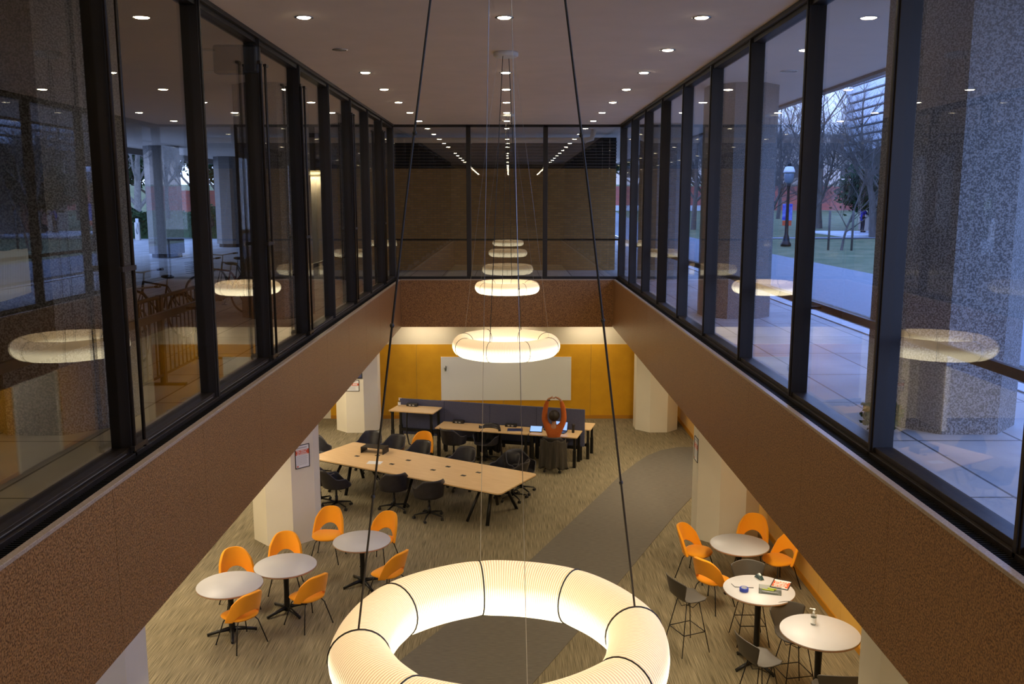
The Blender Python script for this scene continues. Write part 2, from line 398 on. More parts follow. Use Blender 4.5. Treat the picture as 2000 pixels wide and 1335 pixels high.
# lobby behind the camera
S(B(-7, 5.0, -26, -.3, 3.7, ZG).build('floor', 'lino'))
S(B(-7, 7, -26.2, -26, 3.7, ZC).build('wall_near', 'dkwall'))
S(B(-3.4, -3.2, -26, .6, ZG, ZC).build('wall_left', 'dkwall')); S(B(3.2, 3.4, -26, .6, ZG, ZC).build('wall_right', 'dkwall'))
S(MB().box(-XP, XP, .35, .45, ZS - .03, ZG).build('wall_near', 'granite'))
S(B(-14.2, -3.4, -6.3, -6, ZG, ZC).build('wall_left', 'dkwall')); S(B(3.4, 5.9, -6.3, -6, ZG, ZC).build('wall_right', 'dkwall'))  # unseen walls added to block sky light from behind the camera
# octagonal columns, lower and upper storey
def octo(cx, cy, w, z0, z1, m, name, label):
    pts = [(cx + w / 2 / math.cos(R(22.5)) * math.cos(R(22.5 + 45 * k)), cy + w / 2 / math.cos(R(22.5)) * math.sin(R(22.5 + 45 * k))) for k in range(8)]
    return tag(MB().prism(pts, z0, z1).build(name, m), label, 'column')
for s, sd in ((-1, 'left'), (1, 'right')):
    for y, t in ((23.65, 'at the far wall'), (15.75, 'halfway along the lower hall'), (7.85, 'nearest the camera')):
        octo(s * 4.03, y, 1.13, 0, ZS, 'paint', 'octagonal_column', 'cream octagonal column on the %s of the lower hall, %s' % (sd, t))
        octo(s * 4.15, y + .45, 1.2, ZG, ZC, 'stone', 'stone_column', 'speckled granite column outside the %s glazing, %s' % (sd, {'a': 'beside the far corner', 'h': 'at mid length', 'n': 'closest to the camera'}[t[0]]))
S(B(-14.4, -14.2, -26, 27.5, ZG, ZC).build('wall_left', 'dkwall'))  # dark wall added to keep sky light off the near left columns
for i, y in enumerate((33.4, 41.2)):
    c = octo(-12.7, y, 1.15, ZG + .15, ZC, 'stone', 'stone_column', 'pale stone column at the edge of the left plaza, %s' % ['seen full height beside the hedge', 'behind the walking person', 'left of the bicycles', 'nearest of the outer row'][i])
    MB().prism([(-12.7 + .53 * math.cos(R(22.5 + 45 * k)), y + .53 * math.sin(R(22.5 + 45 * k))) for k in range(8)], ZG, ZG + .15).build('plinth', 'dk', c)

# ------------------------------------------------------------------ lights in the ceiling
dl = thing('recessed_downlight', '', 'ceiling light')
MB().lathe([(.076, -.001), (.100, -.001), (.105, -.006), (.076, -.008)], 20, cap=False).build('trim_ring', 'chrome', dl)
lens = MB().lathe([(.077, -.003), (.06, -.014), (.0001, -.019)], 20).build('lens', 'downlight', dl)
def spot(loc, e, col=(1, .80, .52), ang=120, r=.05, par=None):
    L = bpy.data.lights.new('lamp', 'SPOT'); L.energy = e; L.color = col; L.spot_size = R(ang); L.spot_blend = .6; L.shadow_soft_size = r
    o = bpy.data.objects.new('lamp', L); COL.objects.link(o); o.location = loc
    if par: o.parent = par
    return o
PD = Proto(dl)
ysd = [YF - 1.06 - 2.12 * k for k in range(11)]
rows = {-2.2: 'left', 0: 'middle', 2.17: 'right'}
SPOTE = 18
for x, nm in rows.items():
    for k, y in enumerate(ysd):
        if x == 0 and k == 5: continue
        if x == -2.2 and k == 5: continue
        if k < 9: lab = 'lit round downlight, %s from the far end of the %s ceiling row' % (ORD[k], nm)
        else: lab = 'lit round downlight overhead in the %s ceiling row, %s from the far glazing' % (nm, ORD[k])
        t = PD.put((x, y, ZC), 0, lab)
        spot((x, y, ZC - .03), SPOTE)
    for k in range(9):
        y = -1.5 - 2.12 * k - .9
        t = PD.put((x, y, ZC), 0, 'lit round downlight in the %s row behind the camera, seen only reflected, %s one back' % (nm, ORD[k]))
t = thing('recessed_downlight', 'unlit round downlight in the left ceiling row, dark ring only', 'ceiling light', (-2.2, ysd[5], ZC))
MB().lathe([(.076, -.001), (.100, -.001), (.105, -.006), (.076, -.008)], 20, cap=False).build('trim_ring', 'chrome', t)
MB().lathe([(.077, -.003), (.06, -.014), (.0001, -.019)], 20).build('lens', 'offlight', t)
off = thing('air_vent', '', 'vent'); MB().torus((0, 0, -.006), .13, .008, 20, 5).torus((0, 0, -.004), .085, .006, 18, 5).torus((0, 0, -.004), .045, .006, 14, 5).build('vent_ring', 'whitepaint', off)
MB().lathe([(.0001, -.002), (.12, -.002)], 20).build('vent_plate', 'offlight', off)
PV = Proto(off)
for i, (x, y) in enumerate(((-4.5, 10.2), (4.35, 10.1), (-4.6, 18.7), (4.4, 18.7), (-4.6, 14.4), (4.4, 14.3))):
    PV.put((x, y, ZC), 0, 'round slotted vent in the soffit outside the %s glass, %s' % ('left' if x < 0 else 'right', ['nearest the camera', 'nearest the camera', 'farthest away', 'farthest away', 'between the other two', 'between the other two'][i]))
# lower hall light comes from lamps recessed in the low ceiling
def area(loc, sx, sy, e, col=(1, .84, .60), rot=(0, 0, 0), name='lamp'):
    L = bpy.data.lights.new(name, 'AREA'); L.shape = 'RECTANGLE'; L.size = sx; L.size_y = sy; L.energy = e; L.color = col
    o = bpy.data.objects.new(name, L); COL.objects.link(o); o.location = loc; o.rotation_euler = rot; return o
LOWE = 26
for y in (4, 8, 12, 16, 20):
    area((3.5 if y not in (8, 16) else 3.25, y + (1.9 if y in (8,16) else 0), ZS - .01), .3, 1.2, LOWE * .75)
for y in (4, 9.5, 13, 18, 21.5):
    area((-5.2, y, ZS - .01), .3, 1.2, LOWE); area((-7.4, y, ZS - .01), .3, 1.2, LOWE)
for x in (-2.3, 0, 2.3): area((x, 24.25, ZS - .01), 1.2, .12, LOWE * .2)

# ------------------------------------------------------------------ ring pendants
RR, rr = .635, .142
def ring_pendant():
    t = thing('ring_pendant_lamp', '', 'pendant lamp')
    def cen(a):
        q = (a % (PI / 4)) - PI / 8
        k = math.cos(PI / 8) / math.cos(q); return RR * (.72 + .28 * k * 1.03)
    def fn(u, v):
        a = 2 * PI * u; b = 2 * PI * v
        q = abs(((a % (PI / 4)) - PI / 8) / (PI / 8)); rt = rr * (1 - .035 * q ** 8)
        rad = cen(a) + rt * math.cos(b); return (rad * math.cos(a), rad * math.sin(a), rt * math.sin(b))
    MB().grid(fn, 160, 33, True).build('shade', 'ring', t)
    for k in range(8):
        a = k * PI / 4
        pts = [((cen(a) + (rr * .985) * math.cos(2 * PI * j / 28)) * math.cos(a), (cen(a) + (rr * .985) * math.cos(2 * PI * j / 28)) * math.sin(a), rr * .985 * math.sin(2 * PI * j / 28)) for j in range(28)]
        MB().tube(pts, .0042, 5, close=True).build('seam_ring', 'seam', t)
    H = ZC - 4.06
    for k in range(4):
        a = k * PI / 2; x, y = cen(a) * math.cos(a), cen(a) * math.sin(a); dark = k in (0, 2)
        c = MB().tube([(x, y, rr - .005), (x * .62, y * .62, H * .5), (.13 * math.cos(a), .13 * math.sin(a), H - .12), (.11 * math.cos(a), .11 * math.sin(a), H - .03)], .0052 if dark else .0013, 6)
        if dark:
            for z in (.75, 1.5, 2.3, 3.1):
                f = (z - rr) / (H * .5 - rr)
                xx = x * (1 + (.62 - 1) * f) if f < 1 else x * .62 * (1 - (f - 1) * .7); yy = y * (1 + (.62 - 1) * f) if f < 1 else y * .62 * (1 - (f - 1) * .7)
                c.ellipsoid((xx, yy, z), .010, .010, .012, 8, 5)
        ob = c.build('power_cable' if dark else 'steel_cable', 'seam' if dark else 'silver', t)
    MB().lathe([(.16, 0), (.17, -.01), (.17, -.05), (.15, -.065), (.0001, -.065)], 28, (0, 0, H)).build('canopy', 'whitepaint', t)
    return t
PR = Proto(ring_pendant())
PR.put((.01, 3.83, 4.06), R(10), 'nearest and largest ring shaped pendant lamp of ribbed cream fabric')
PR.put((.01, 12.55, 4.06), R(70), 'middle ring shaped pendant lamp of cream fabric, hanging before the whiteboard')
PR.put((.01, 21.2, 4.06), R(80), 'farthest and smallest ring pendant lamp, in front of the far granite band')
# ------------------------------------------------------------------ furniture
def clampf(a, b, x): return max(a, min(b, x))
# orange side chair: front is +y
def orange_chair():
    t = thing('side_chair', '', 'chair')
    def seat(u, v):
        a = 2 * PI * u; w = PI * v - PI / 2
        ex = lambda c: math.copysign(abs(c) ** .72, c)
        x = .245 * ex(math.cos(a)) * math.cos(w) ** .45; y = .225 * ex(math.sin(a)) * math.cos(w) ** .45
        return (x * (1 - .06 * (y < 0)), y + .03, .435 + .042 * math.sin(w) + .012 * (x / .25) ** 2 - .015 * max(0, y - .12) / .1)
    MB().grid(seat, 32, 13, True).build('seat', 'orange', t)
    def back(u, v):
        s = 2 * u - 1
        zt = .845 - .035 * abs(s) ** 2 - .14 * abs(s) ** 7
        zb = .415 + .155 * (max(0, 1 - (abs(s) / .74) ** 2)) ** .55
        z = zb + (zt - zb) * v; h = (z - .42) / .42
        hw = .262 - .062 * clampf(0, 1, h) ** 1.6
        y = -.17 - .14 * h + (.17 - .06 * h) * abs(s) ** 2.4
        return (s * hw, y, z)
    MB().grid(back, 41, 15).build('backrest', 'orange', t, solid=.042, bevel=.012)
    for sx in (-1, 1):
        for sy, yy in ((1, .14), (-1, -.10)):
            MB().tube([(sx * .12, yy, .41), (sx * .17, yy + sy * .04, .34), (sx * .25, yy + sy * .12, .012)], .0085, 8).tube([(sx * .25, yy + sy * .12, .014), (sx * .252, yy + sy * .122, 0)], .011, 8).build('leg', 'black', t)
    return t
# swivel armchair with a moulded bucket shell
def swivel_chair(shell='shell', armless=False):
    t = thing('swivel_chair', '', 'chair')
    def fn(u, v):
        a = 2 * PI * u; c = math.cos(a - PI / 2)                  # c = 1 at the front (+y), -1 at the back
        s = math.sin(a - PI / 2)
        if c > 0: rim = .475 + .185 * (1 - c) ** 1.1
        else: rim = .66 + .19 * clampf(0, 1, (-c - .25) / .5)
        if c > 0: rim = .475 + .185 * clampf(0, 1, (.86 - c) / .55)
        v2 = v ** 1.0
        r = .275 * clampf(0, 1, v2 / .55) ** .75 if v2 < .55 else .275 + .03 * (v2 - .55) / .45 * (1 if c < .5 else .3)
        z = .435 + .02 * (v2 / .55) ** 3 if v2 < .55 else .455 + (rim - .455) * ((v2 - .55) / .45)
        x = r * math.cos(a) * 1.02; y = r * math.sin(a)
        if c < 0 and v2 > .55:
            q = (v2 - .55) / .45; y -= .09 * q * (-c); x *= 1 - .10 * q * (-c)
        return (x, y + .02, z)
    MB().grid(fn, 44, 19, True).build('shell', shell, t, solid=.014)
    MB().lathe([(.03, .09), (.03, .25), (.022, .25), (.022, .42), (.09, .42), (.09, .432)], 14).build('column', 'black', t)
    MB().tube([(.06, 0, .40), (.24, .02, .39)], .006, 6).build('lever', 'black', t)
    for k in range(5):
        a = 2 * PI * k / 5 + .3; c, s = math.cos(a), math.sin(a)
        l = MB().tube([(.02 * c, .02 * s, .12), (.17 * c, .17 * s, .10), (.30 * c, .30 * s, .075)], [.022, .017, .013], 8).build('base_arm', 'black', t)
        w = MB(); rot = Matrix.Rotation(a + .6, 3, 'Z')
        for o in (-.016, .016): 
            n = rot @ Vector((o, 0, 0)); p = Vector((.30 * c, .30 * s, .028)) + n
            d = rot @ Vector((.010, 0, 0)); w.tube([p - d, p + d], .028, 12)
        w.tube([(.30 * c, .30 * s, .028), (.30 * c, .30 * s, .075)], .008, 6).build('caster', 'caster', l)
    return t
# bar stool: moulded one piece shell on wire legs, front is +y
def bar_stool():
    t = thing('bar_stool', '', 'stool')
    prof = [(.20, .745), (.12, .752), (.0, .748), (-.10, .748), (-.165, .762), (-.20, .80), (-.225, .86), (-.25, .94), (-.275, 1.02), (-.29, 1.075)]
    wid = [.15, .215, .225, .21, .185, .18, .20, .225, .245, .235]
    def fn(u, v):
        s = 2 * u - 1; q = v * (len(prof) - 1); i = min(int(q), len(prof) - 2); f = q - i
        y = prof[i][0] * (1 - f) + prof[i + 1][0] * f; z = prof[i][1] * (1 - f) + prof[i + 1][1] * f
        w = wid[i] * (1 - f) + wid[i + 1] * f
        bk = clampf(0, 1, (q - 4) / 4)
        y += .075 * s * s * bk; z += .018 * s * s * (1 - bk) - .035 * s * s * clampf(0, 1, (q - 8))
        return (s * w, y, z)
    MB().grid(fn, 21, 37).build('seat_shell', 'grey', t, solid=.012)
    tops = [(-.11, .10), (.11, .10), (.11, -.10), (-.11, -.10)]; feet = [(-.225, .215), (.225, .215), (.225, -.225), (-.225, -.225)]
    def at(k, z): f = 1 - (z / .70); return (tops[k][0] + (feet[k][0] - tops[k][0]) * f, tops[k][1] + (feet[k][1] - tops[k][1]) * f, z)
    for k in range(4): MB().tube([at(k, .70), at(k, 0)], .0068, 8).build('leg', 'black', t)
    fr = MB()
    for k in range(4):
        c = (0, 0, .66)
        fr.tube([at(k, .735), at(k, .70), tuple((Vector(at(k, .66)) + Vector(at((k + 1) % 4, .66))) / 2 + Vector((0, 0, -.02))), at((k + 1) % 4, .70), at((k + 1) % 4, .735)], .005, 6)
    fr.build('seat_frame', 'black', t)
    fr = MB()
    for k in range(4):
        a, b = Vector(at(k, .29)), Vector(at((k + 1) % 4, .29)); e = (b - a).normalized() * .0
        fr.tube([a - e, b + e], .0065, 6)
    fr.build('footrest', 'black', t)
    return t
def round_table(h, r=.457, spread=.34, rot=.3):
    t = thing('round_table', '', 'table')
    MB().lathe([(.0001, h), (r - .004, h), (r, h - .004), (r, h - .010)], 56).build('tabletop', 'white', t)
    MB().lathe([(r, h - .010), (r, h - .026), (r - .012, h - .034), (.0001, h - .034)], 56).build('edge_band', 'plyedge', t)
    MB().lathe([(.05, h - .034), (.12, h - .036), (.12, h - .045), (.045, h - .05), (.038, h * .5), (.045, .07), (.05, .03)][::-1], 18).build('pedestal', 'black', t)
    for k in range(4):
        a = rot + k * PI / 2; c, s = math.cos(a), math.sin(a)
        MB().tube([(.02 * c, .02 * s, .075), (spread * .5 * c, spread * .5 * s, .055), (spread * c, spread * s, .022)], [.034, .026, .020], 8).tube([(spread * .96 * c, spread * .96 * s, .022), (spread * .96 * c, spread * .96 * s, 0)], .016, 8).build('foot', 'black', t)
    return t
T1 = Proto(round_table(.74))
T1.put((-3.90, 11.93, 0), 0, 'round white low table at the far left, in front of the other two')
T1.put((-3.28, 12.60, 0), .5, 'round white low table between the two other left tables, clear top')
T1.put((-2.30, 13.56, 0), .3, 'round white low table crossed by the dark lamp cable')
T1.put((3.69, 13.39, 0), .4, 'round white low table on the right with three orange chairs round it, empty top')
T2 = Proto(round_table(1.07, .457))
T2.put((3.32, 11.01, 0), .2, 'tall round white bar table with blue tape and orange sign on it')
T2.put((3.72, 9.85, 0), .5, 'tall round white bar table holding only a clear sanitiser bottle')
CH = Proto(orange_chair())
def face(p, q): return math.atan2(q[1] - p[1], q[0] - p[0]) - PI / 2
def oc(x, y, tx, ty, lab, dz=0): CH.put((x, y, 0), face((x, y), (tx, ty)) + R(dz), 'orange upholstered side chair ' + lab)
oc(-4.05, 12.78, -3.9, 11.93, 'behind the leftmost white table', 20)
oc(-3.50, 13.42, -3.35, 12.5, 'behind the middle left table, seat hidden by it')
oc(-3.07, 14.62, -3.35, 13.4, 'in front of the cream column, whole seat visible', 8)
oc(-2.12, 14.38, -2.55, 13.5, 'behind the table that the dark cable crosses')
oc(-1.80, 13.02, -2.5, 13.45, 'seen from behind, right of the cable-crossed table')
oc(-2.86, 12.20, -3.5, 12.75, 'seen from behind, right of the middle left table')
oc(-3.66, 11.62, -4.2, 12.05, 'seen from behind before the leftmost table, nearest the camera')
oc(3.10, 13.86, 3.8, 13.3, 'left of the right-hand low table, facing right')
oc(4.12, 14.25, 3.72, 13.4, 'behind the right-hand low table, against the column')
oc(4.38, 13.50, 3.65, 13.2, 'right of the right-hand low table, beside the yellow wall')
oc(3.12, 12.76, 3.75, 13.3, 'turned away, in front of the right-hand low table')
oc(-1.96, 19.75, -2.2, 18.6, 'alone behind the long maple table among black chairs')
BS = Proto(bar_stool())
def bs(x, y, tx, ty, lab): BS.put((x, y, 0), face((x, y), (tx, ty)), lab)
bs(2.50, 11.48, 3.4, 11.86, 'taupe bar stool left of the tall table with the blue tape')
bs(3.42, 11.70, 3.42, 11.0, 'taupe bar stool behind the tall table with the blue tape')
bs(3.60, 10.36, 3.75, 9.6, 'taupe bar stool between the two tall tables')
bs(3.02, 9.80, 3.92, 10.12, 'taupe bar stool left of the table with the sanitiser bottle')
bs(3.64, 9.12, 3.70, 9.9, 'taupe bar stool cut by the bottom edge, only the back top showing')
SW = Proto(swivel_chair())
def sw(x, y, deg, lab): return SW.put((x, y, 0), R(deg), lab)      # deg: direction the front points, 0 = +y, ccw
sw(-4.25, 19.35, 215, 'charcoal swivel armchair at the far left corner of the long table, half behind the column')
sw(-3.16, 19.72, 165, 'charcoal swivel armchair behind the long table, left of the black riser')
sw(-2.60, 19.42, 150, 'charcoal swivel armchair behind the long table, right of the black riser')
sw(-1.98, 18.92, 150, 'charcoal swivel armchair in front of the lone orange chair')
sw(-.98, 18.40, 150, 'charcoal swivel armchair behind the middle of the long table')
sw(-.05, 17.98, 140, 'charcoal swivel armchair behind the right end of the long table')
sw(.30, 18.18, 215, 'charcoal swivel armchair turned sideways at the far right table corner')
sw(-3.42, 17.22, -60, 'charcoal swivel armchair beside the cream column, seen from the side')
sw(-3.80, 17.45, -30, 'charcoal swivel armchair mostly hidden behind the left cream column')
sw(-2.24, 17.05, 15, 'charcoal swivel armchair on the near side of the long table, left of the cable gap')
sw(-1.50, 16.60, 25, 'charcoal swivel armchair on the near side of the long table, farthest right of the two')
sw(.12, 17.72, 65, 'charcoal swivel armchair tucked under the right end of the long table')
sw(-1.26, 20.45, -35, 'charcoal swivel armchair pulled out left of the low desks')
sw(-.48, 20.42, 150, 'charcoal swivel armchair with a jacket, at the second low desk')
pc = sw(1.08, 19.76, -12, 'charcoal swivel armchair the stretching person sits on')

# conference table
ct = thing('conference_table', 'long maple conference table with black sloping legs', 'table', (-1.78, 17.66, 0), R(-30.7))
MB().bbox(-2.36, 2.36, -.725, .725, .715, .74, .09).build('tabletop', 'maple', ct)
MB().bbox(-2.35, 2.35, -.715, .715, .698, .715, .085).build('underside', 'black', ct)
for x in (-1.75, 0, 1.75):
    for sx in (-1, 1):
        for sy in (-1, 1):
            if x == 0 and sx > 0: continue
            bx = x + (sx * .10 if x else 0)
            MB().tube([(bx, sy * .18, .70), (bx + (sx * .13 if x else 0), sy * .56, 0)], .036, 4).build('leg', 'black', ct)
MB().box(-1.9, 1.9, -.05, .05, .64, .698).build('beam', 'black', ct)
gm = MB().box(-.045, .045, -.03, .03, 0, .004)
for i, (x, y) in enumerate(((-1.55, -.13), (-1.2, .12), (-.55, -.22), (-.42, .17), (.42, -.12), (.55, .22), (1.15, -.12), (1.3, .2))):
    MB().box(x - .05, x + .05, y - .035, y + .035, .74, .744).build('power_grommet', 'blackp', ct)
    
def w2(base, deg, x, y): c, s = math.cos(R(deg)), math.sin(R(deg)); return (base[0] + c * x - s * y, base[1] + s * x + c * y)
cb = (-1.78, 17.66)
x, y = w2(cb, -30.7, -1.42, .30)
mr = thing('monitor_riser', 'black steel monitor riser standing on the long table', 'riser', (x, y, .74), R(-18))
MB().box(-.26, .26, -.15, .15, .125, .131).build('riser_top', 'black', mr); 
for s in (-.26, .254): MB().box(s, s + .006, -.15, .15, 0, .128).build('riser_side', 'black', mr)
x, y = w2(cb, -30.7, -.92, -.32)
o = tag(MB().box(-.15, .15, -.105, .105, 0, .002).build('paper_sheet', 'paper'), 'blank white paper sheet lying on the long table', 'paper'); o.location = (x, y, .7405); o.rotation_euler = (0, 0, R(-8))

# sit-stand desks with a navy screen
DB = (-1.56, 21.40); DR = -15.5
def desk(h):
    t = thing('height_adjustable_desk', '', 'desk')
    MB().bbox(-.57, .57, -.68, -.02, h - .025, h, .015).build('desktop', 'maple', t)
    for s in (-1, 1):
        MB().box(s * .50 - .035, s * .50 + .035, -.64, -.57, 0, h * .55).box(s * .50 - .027, s * .50 + .027, -.63, -.58, h * .5, h - .03).build('leg', 'black', t)
        MB().box(s * .50 - .035, s * .50 + .035, -.12, -.05, 0, h * .55).box(s * .50 - .027, s * .50 + .027, -.11, -.06, h * .5, h - .03).build('leg', 'black', t)
        MB().box(s * .50 - .03, s * .50 + .03, -.66, -.03, h - .06, h - .026).build('bracket', 'black', t)
    MB().box(-.47, .47, -.13, -.07, h * .42, h * .42 + .07).build('crossbar', 'black', t)
    MB().box(-.40, .40, -.22, -.10, h - .12, h - .10).build('cable_tray', 'black', t)
    return t
D2 = Proto(desk(.74)); labs = ['maple topped low desk beside the standing desk, nothing on it but a power box', 'maple topped low desk in the middle of the row, navy folder on it', 'maple topped low desk with the open laptop, at the right end']
for i in range(3):
    x, y = w2(DB, DR, .585 + 1.16 * i, 0); D2.put((x, y, 0), R(DR), labs[i])
x, y = w2(DB, DR, .585 + 2.32 + .17, .09); D2.put((x, y, 0), R(DR + 180), 'maple desk behind the navy screen, only its right corner showing')
x, y = w2(DB, DR, .585 + 1.16 + .1, .09); D2.put((x, y, 0), R(DR + 180), 'maple desk hidden behind the navy screen, at its middle')
x, y = w2(DB, DR, -.60, 0)
t = desk(1.09); t['label'] = 'raised standing height desk with maple top at the left end'; t.location = (x, y, 0); t.rotation_euler = (0, 0, R(DR)); t['category'] = 'desk'
MB().tube([(-.22, -.35, 1.05), (-.24, -.33, .8), (-.26, -.3, .45), (-.2, -.3, .18), (-.05, -.3, .12), (.05, -.3, .22), (.06, -.3, .42), (0, -.28, .5)], .018, 8).build('cable_sleeve', 'blackp', t)
dv = thing('desk_screen', 'long navy felt privacy screen running behind the desks', 'screen', (*w2(DB, DR, 0, .035), 0), R(DR))
for k in range(4): MB().box(-1.16 + 1.17 * k + .002, 1.17 * k + .008, -.022, .022, .34, 1.24).build('felt_panel', 'felt', dv, bevel=.006)
for x in (-1.1, 0, 1.17, 2.34, 3.44): MB().box(x - .02, x + .02, -.02, .02, 0, .36).build('post', 'black', dv)
pb = thing('power_box', '', 'power box'); MB().box(-.14, .14, -.055, .055, 0, .075).build('body', 'blackp', pb, bevel=.008)
MB().box(-.07, -.02, -.058, -.054, .02, .05).box(.02, .07, -.058, -.054, .02, .05).build('socket', 'print', pb)
PB = Proto(pb)
for i, (lx, z, l) in enumerate(((-.78, 1.09, 'on the raised standing desk'), (.42, .74, 'on the empty low desk'), (1.75, .74, 'on the low desk with the navy folder'), (2.75, .74, 'on the laptop desk behind the person'))):
    PB.put((*w2(DB, DR, lx, -.10), z), R(DR), 'black desktop power box ' + l)
def bottle(h=.17, r=.032):
    t = thing('sanitiser_bottle', '', 'bottle')
    MB().lathe([(r * .9, 0), (r, .006), (r, h * .62), (r * .45, h * .74), (r * .4, h * .78)], 16).build('bottle_body', 'clear', t)
    MB().lathe([(r * .42, h * .74), (r * .42, h * .86), (.006, h * .88), (.006, h), (.016, h), (.016, h * 1.05)], 12).tube([(0, 0, h * 1.02), (.045, 0, h * 1.03), (.05, 0, h * .99)], .006, 6).build('pump', 'paper', t)
    MB().lathe([(r * 1.01, h * .14), (r * 1.01, h * .5)], 16, cap=False).build('label', 'paper', t)
    return t
SB = Proto(bottle(.19, .034))
SB.put((3.70, 10.02, 1.07), 2.6, 'clear pump sanitiser bottle on the nearer tall white table')
SB.put((*w2(DB, DR, -1.10, -.16), 1.09), 0, 'white pump sanitiser bottle on the raised standing desk')
# laptop, tablet, tumbler, folder
lx = w2(DB, DR, 2.98, -.30)
t = thing('laptop', 'open laptop with a glowing screen on the right desk', 'laptop', (*lx, .74), R(DR - 8))
MB().box(-.16, .16, -.12, .11, 0, .016).build('keyboard_base', 'blackp', t, bevel=.004)
rx = Matrix.Rotation(R(-14), 3, 'X')
l = MB().box(-.16, .16, -.004, .004, 0, .22, rx, (0, .115, .014)).build('lid', 'blackp', t)
MB().box(-.145, .145, -.0055, -.0045, .015, .205, rx, (0, .115, .014)).build('display', 'screen', l)
t = thing('tablet', 'tablet with a blue lit display propped on the desk', 'tablet', (*w2(DB, DR, 2.44, -.40), .742), R(DR + 6))
rx = Matrix.Rotation(R(-58), 3, 'X'); MB().box(-.15, .15, -.005, .005, 0, .20, rx, (0, -.06, .005)).build('case', 'blackp', t)
MB().box(-.135, .135, -.0065, -.0055, .015, .185, rx, (0, -.06, .005)).build('display', 'screen', t)
t = thing('tumbler', 'dark lidded tumbler beside the laptop', 'cup', (*w2(DB, DR, 3.30, -.26), .74))
MB().lathe([(.030, 0), (.040, .17), (.040, .18)], 16).build('cup', 'blackp', t); MB().lathe([(.043, .178), (.043, .20), (.02, .212), (.0001, .212)], 16).build('lid', 'hair', t)
t = thing('folder', 'navy folder lying across the middle low desk', 'folder', (*w2(DB, DR, 1.93, -.40), .74), R(DR + 14))
MB().box(-.18, .18, -.13, .13, 0, .014).build('cover', 'navy', t, bevel=.003); MB().box(-.172, .172, -.133, -.12, .003, .011).build('pages', 'paper', t)
t = thing('phone', 'black phone lying by the tablet', 'phone', (*w2(DB, DR, 2.62, -.18), .74), R(DR + 30)); MB().box(-.04, .04, -.08, .08, 0, .009).build('body', 'blackp', t, bevel=.003)
# things on the tall table
def onT(u, v):  # offsets on the first tall table
    return (3.32 + u, 11.01 + v, 1.07)
t = thing('tape_roll', 'roll of blue tape on the tall white table', 'tape', onT(-.21, -.06))
MB().lathe([(.035, .004), (.056, .004), (.058, .008), (.058, .046), (.056, .05), (.035, .05), (.035, .004)], 28, cap=False).build('tape', 'tape', t); MB().lathe([(.031, 0), (.036, 0), (.036, .052), (.031, .052), (.031, 0)], 28, cap=False).build('core', 'print', t)
t = thing('tape_dispenser', 'dark teal and white desk tape dispenser at the back of the tall table', 'tape dispenser', onT(.09, .31), R(20))
MB().add([(x, y, z) for x in (-.03, .03) for y, z in ((-.07, 0), (-.07, .02), (-.02, .065), (.03, .065), (.07, .02), (.07, 0))], [(0, 1, 2, 3, 4, 5), (11, 10, 9, 8, 7, 6)] + [(i, 6 + i, 6 + (i + 1) % 6, (i + 1) % 6) for i in range(6)]).build('body', 'teal', t, bevel=.006)
MB().tube([(-.012, 0, .055), (.012, 0, .055)], .028, 16).build('tape', 'paper', t); MB().box(-.034, .034, -.072, .072, 0, .012).build('base_plate', 'whitepaint', t)
t = thing('clear_tray', 'clear plastic tray with a lime marker inside', 'tray', onT(.12, -.09), R(-16))
MB().box(-.14, .14, -.08, .08, 0, .004).box(-.14, -.136, -.08, .08, 0, .06).box(.136, .14, -.08, .08, 0, .06).box(-.14, .14, -.08, -.076, 0, .06).box(-.14, .14, .076, .08, 0, .06).build('tray', 'clear', t)
MB().tube([(-.10, .02, .02), (.05, .0, .024)], .010, 8).tube([(-.03, .035, .035), (.08, .02, .035)], .010, 8).build('marker', 'lime', t); MB().tube([(-.10, -.04, .016), (.10, -.045, .016)], .012, 8).build('tube', 'print', t)
def sign(name, lab, loc, rz, w, h, rx=90, rows=((.72, .98, 'paper'),), band=(.55, .80), lines=3, cat='sign', extra=None):
    t = thing(name, lab, cat, loc, rz); rot = Matrix.Rotation(R(rx - 90), 3, 'X')
    def bx(x0, x1, y0, y1, z0, z1): return MB().box(x0, x1, y0, y1, z0, z1, rot)
    bx(-w / 2, w / 2, -.004, 0, 0, h).build('sheet', 'paper', t)
    fr = MB(); e = .012
    for a in ((-w / 2 - e, w / 2 + e, -.010, 0, -e, 0), (-w / 2 - e, w / 2 + e, -.010, 0, h, h + e), (-w / 2 - e, -w / 2, -.010, 0, 0, h), (w / 2, w / 2 + e, -.010, 0, 0, h)): fr.box(*a, rot)
    fr.build('frame', 'blackp', t)
    bn = bx(-w / 2, w / 2, -.0055, -.004, h * band[0], h * band[1]).build('red_band', 'red', t)
    tx = MB(); rnd = random.Random(len(lab))
    for k in range(lines):
        z1 = h * (band[1] - (band[1] - band[0]) * (k + .22) / lines); z0 = h * (band[1] - (band[1] - band[0]) * (k + .78) / lines)
        x = -w * (.42 - .05 * (k % 2)); 
        while x < w * (.36 - .07 * (k % 2)):
            d = w * rnd.uniform(.03, .055); tx.box(x, x + d, -.0065, -.0055, z0, z1, rot); x += d + w * (.014 if rnd.random() > .22 else .05)
    tx.build('lettering', 'paper', bn)
    if band[0] > .3:
        tx = MB(); z = h * (band[0] - .05)
        while z > h * .1: tx.box(-w * .42, w * rnd.uniform(.25, .42), -.0055, -.004, z - h * .012, z, rot); z -= h * .045
        tx.box(-w * .4, w * .35, -.0055, -.004, h * .87, h * .92, rot)
        tx.build('small_print', 'print', t)
        MB().box(-w * .42, -w * .30, -.0055, -.004, h * .03, h * .09, rot).build('emblem', 'red', t)
    return t
sign('printed_sign', 'orange and white printed sign lying on the tall table', onT(.27, .02), R(-28), .21, .27, rx=0, band=(.12, .86), lines=4)
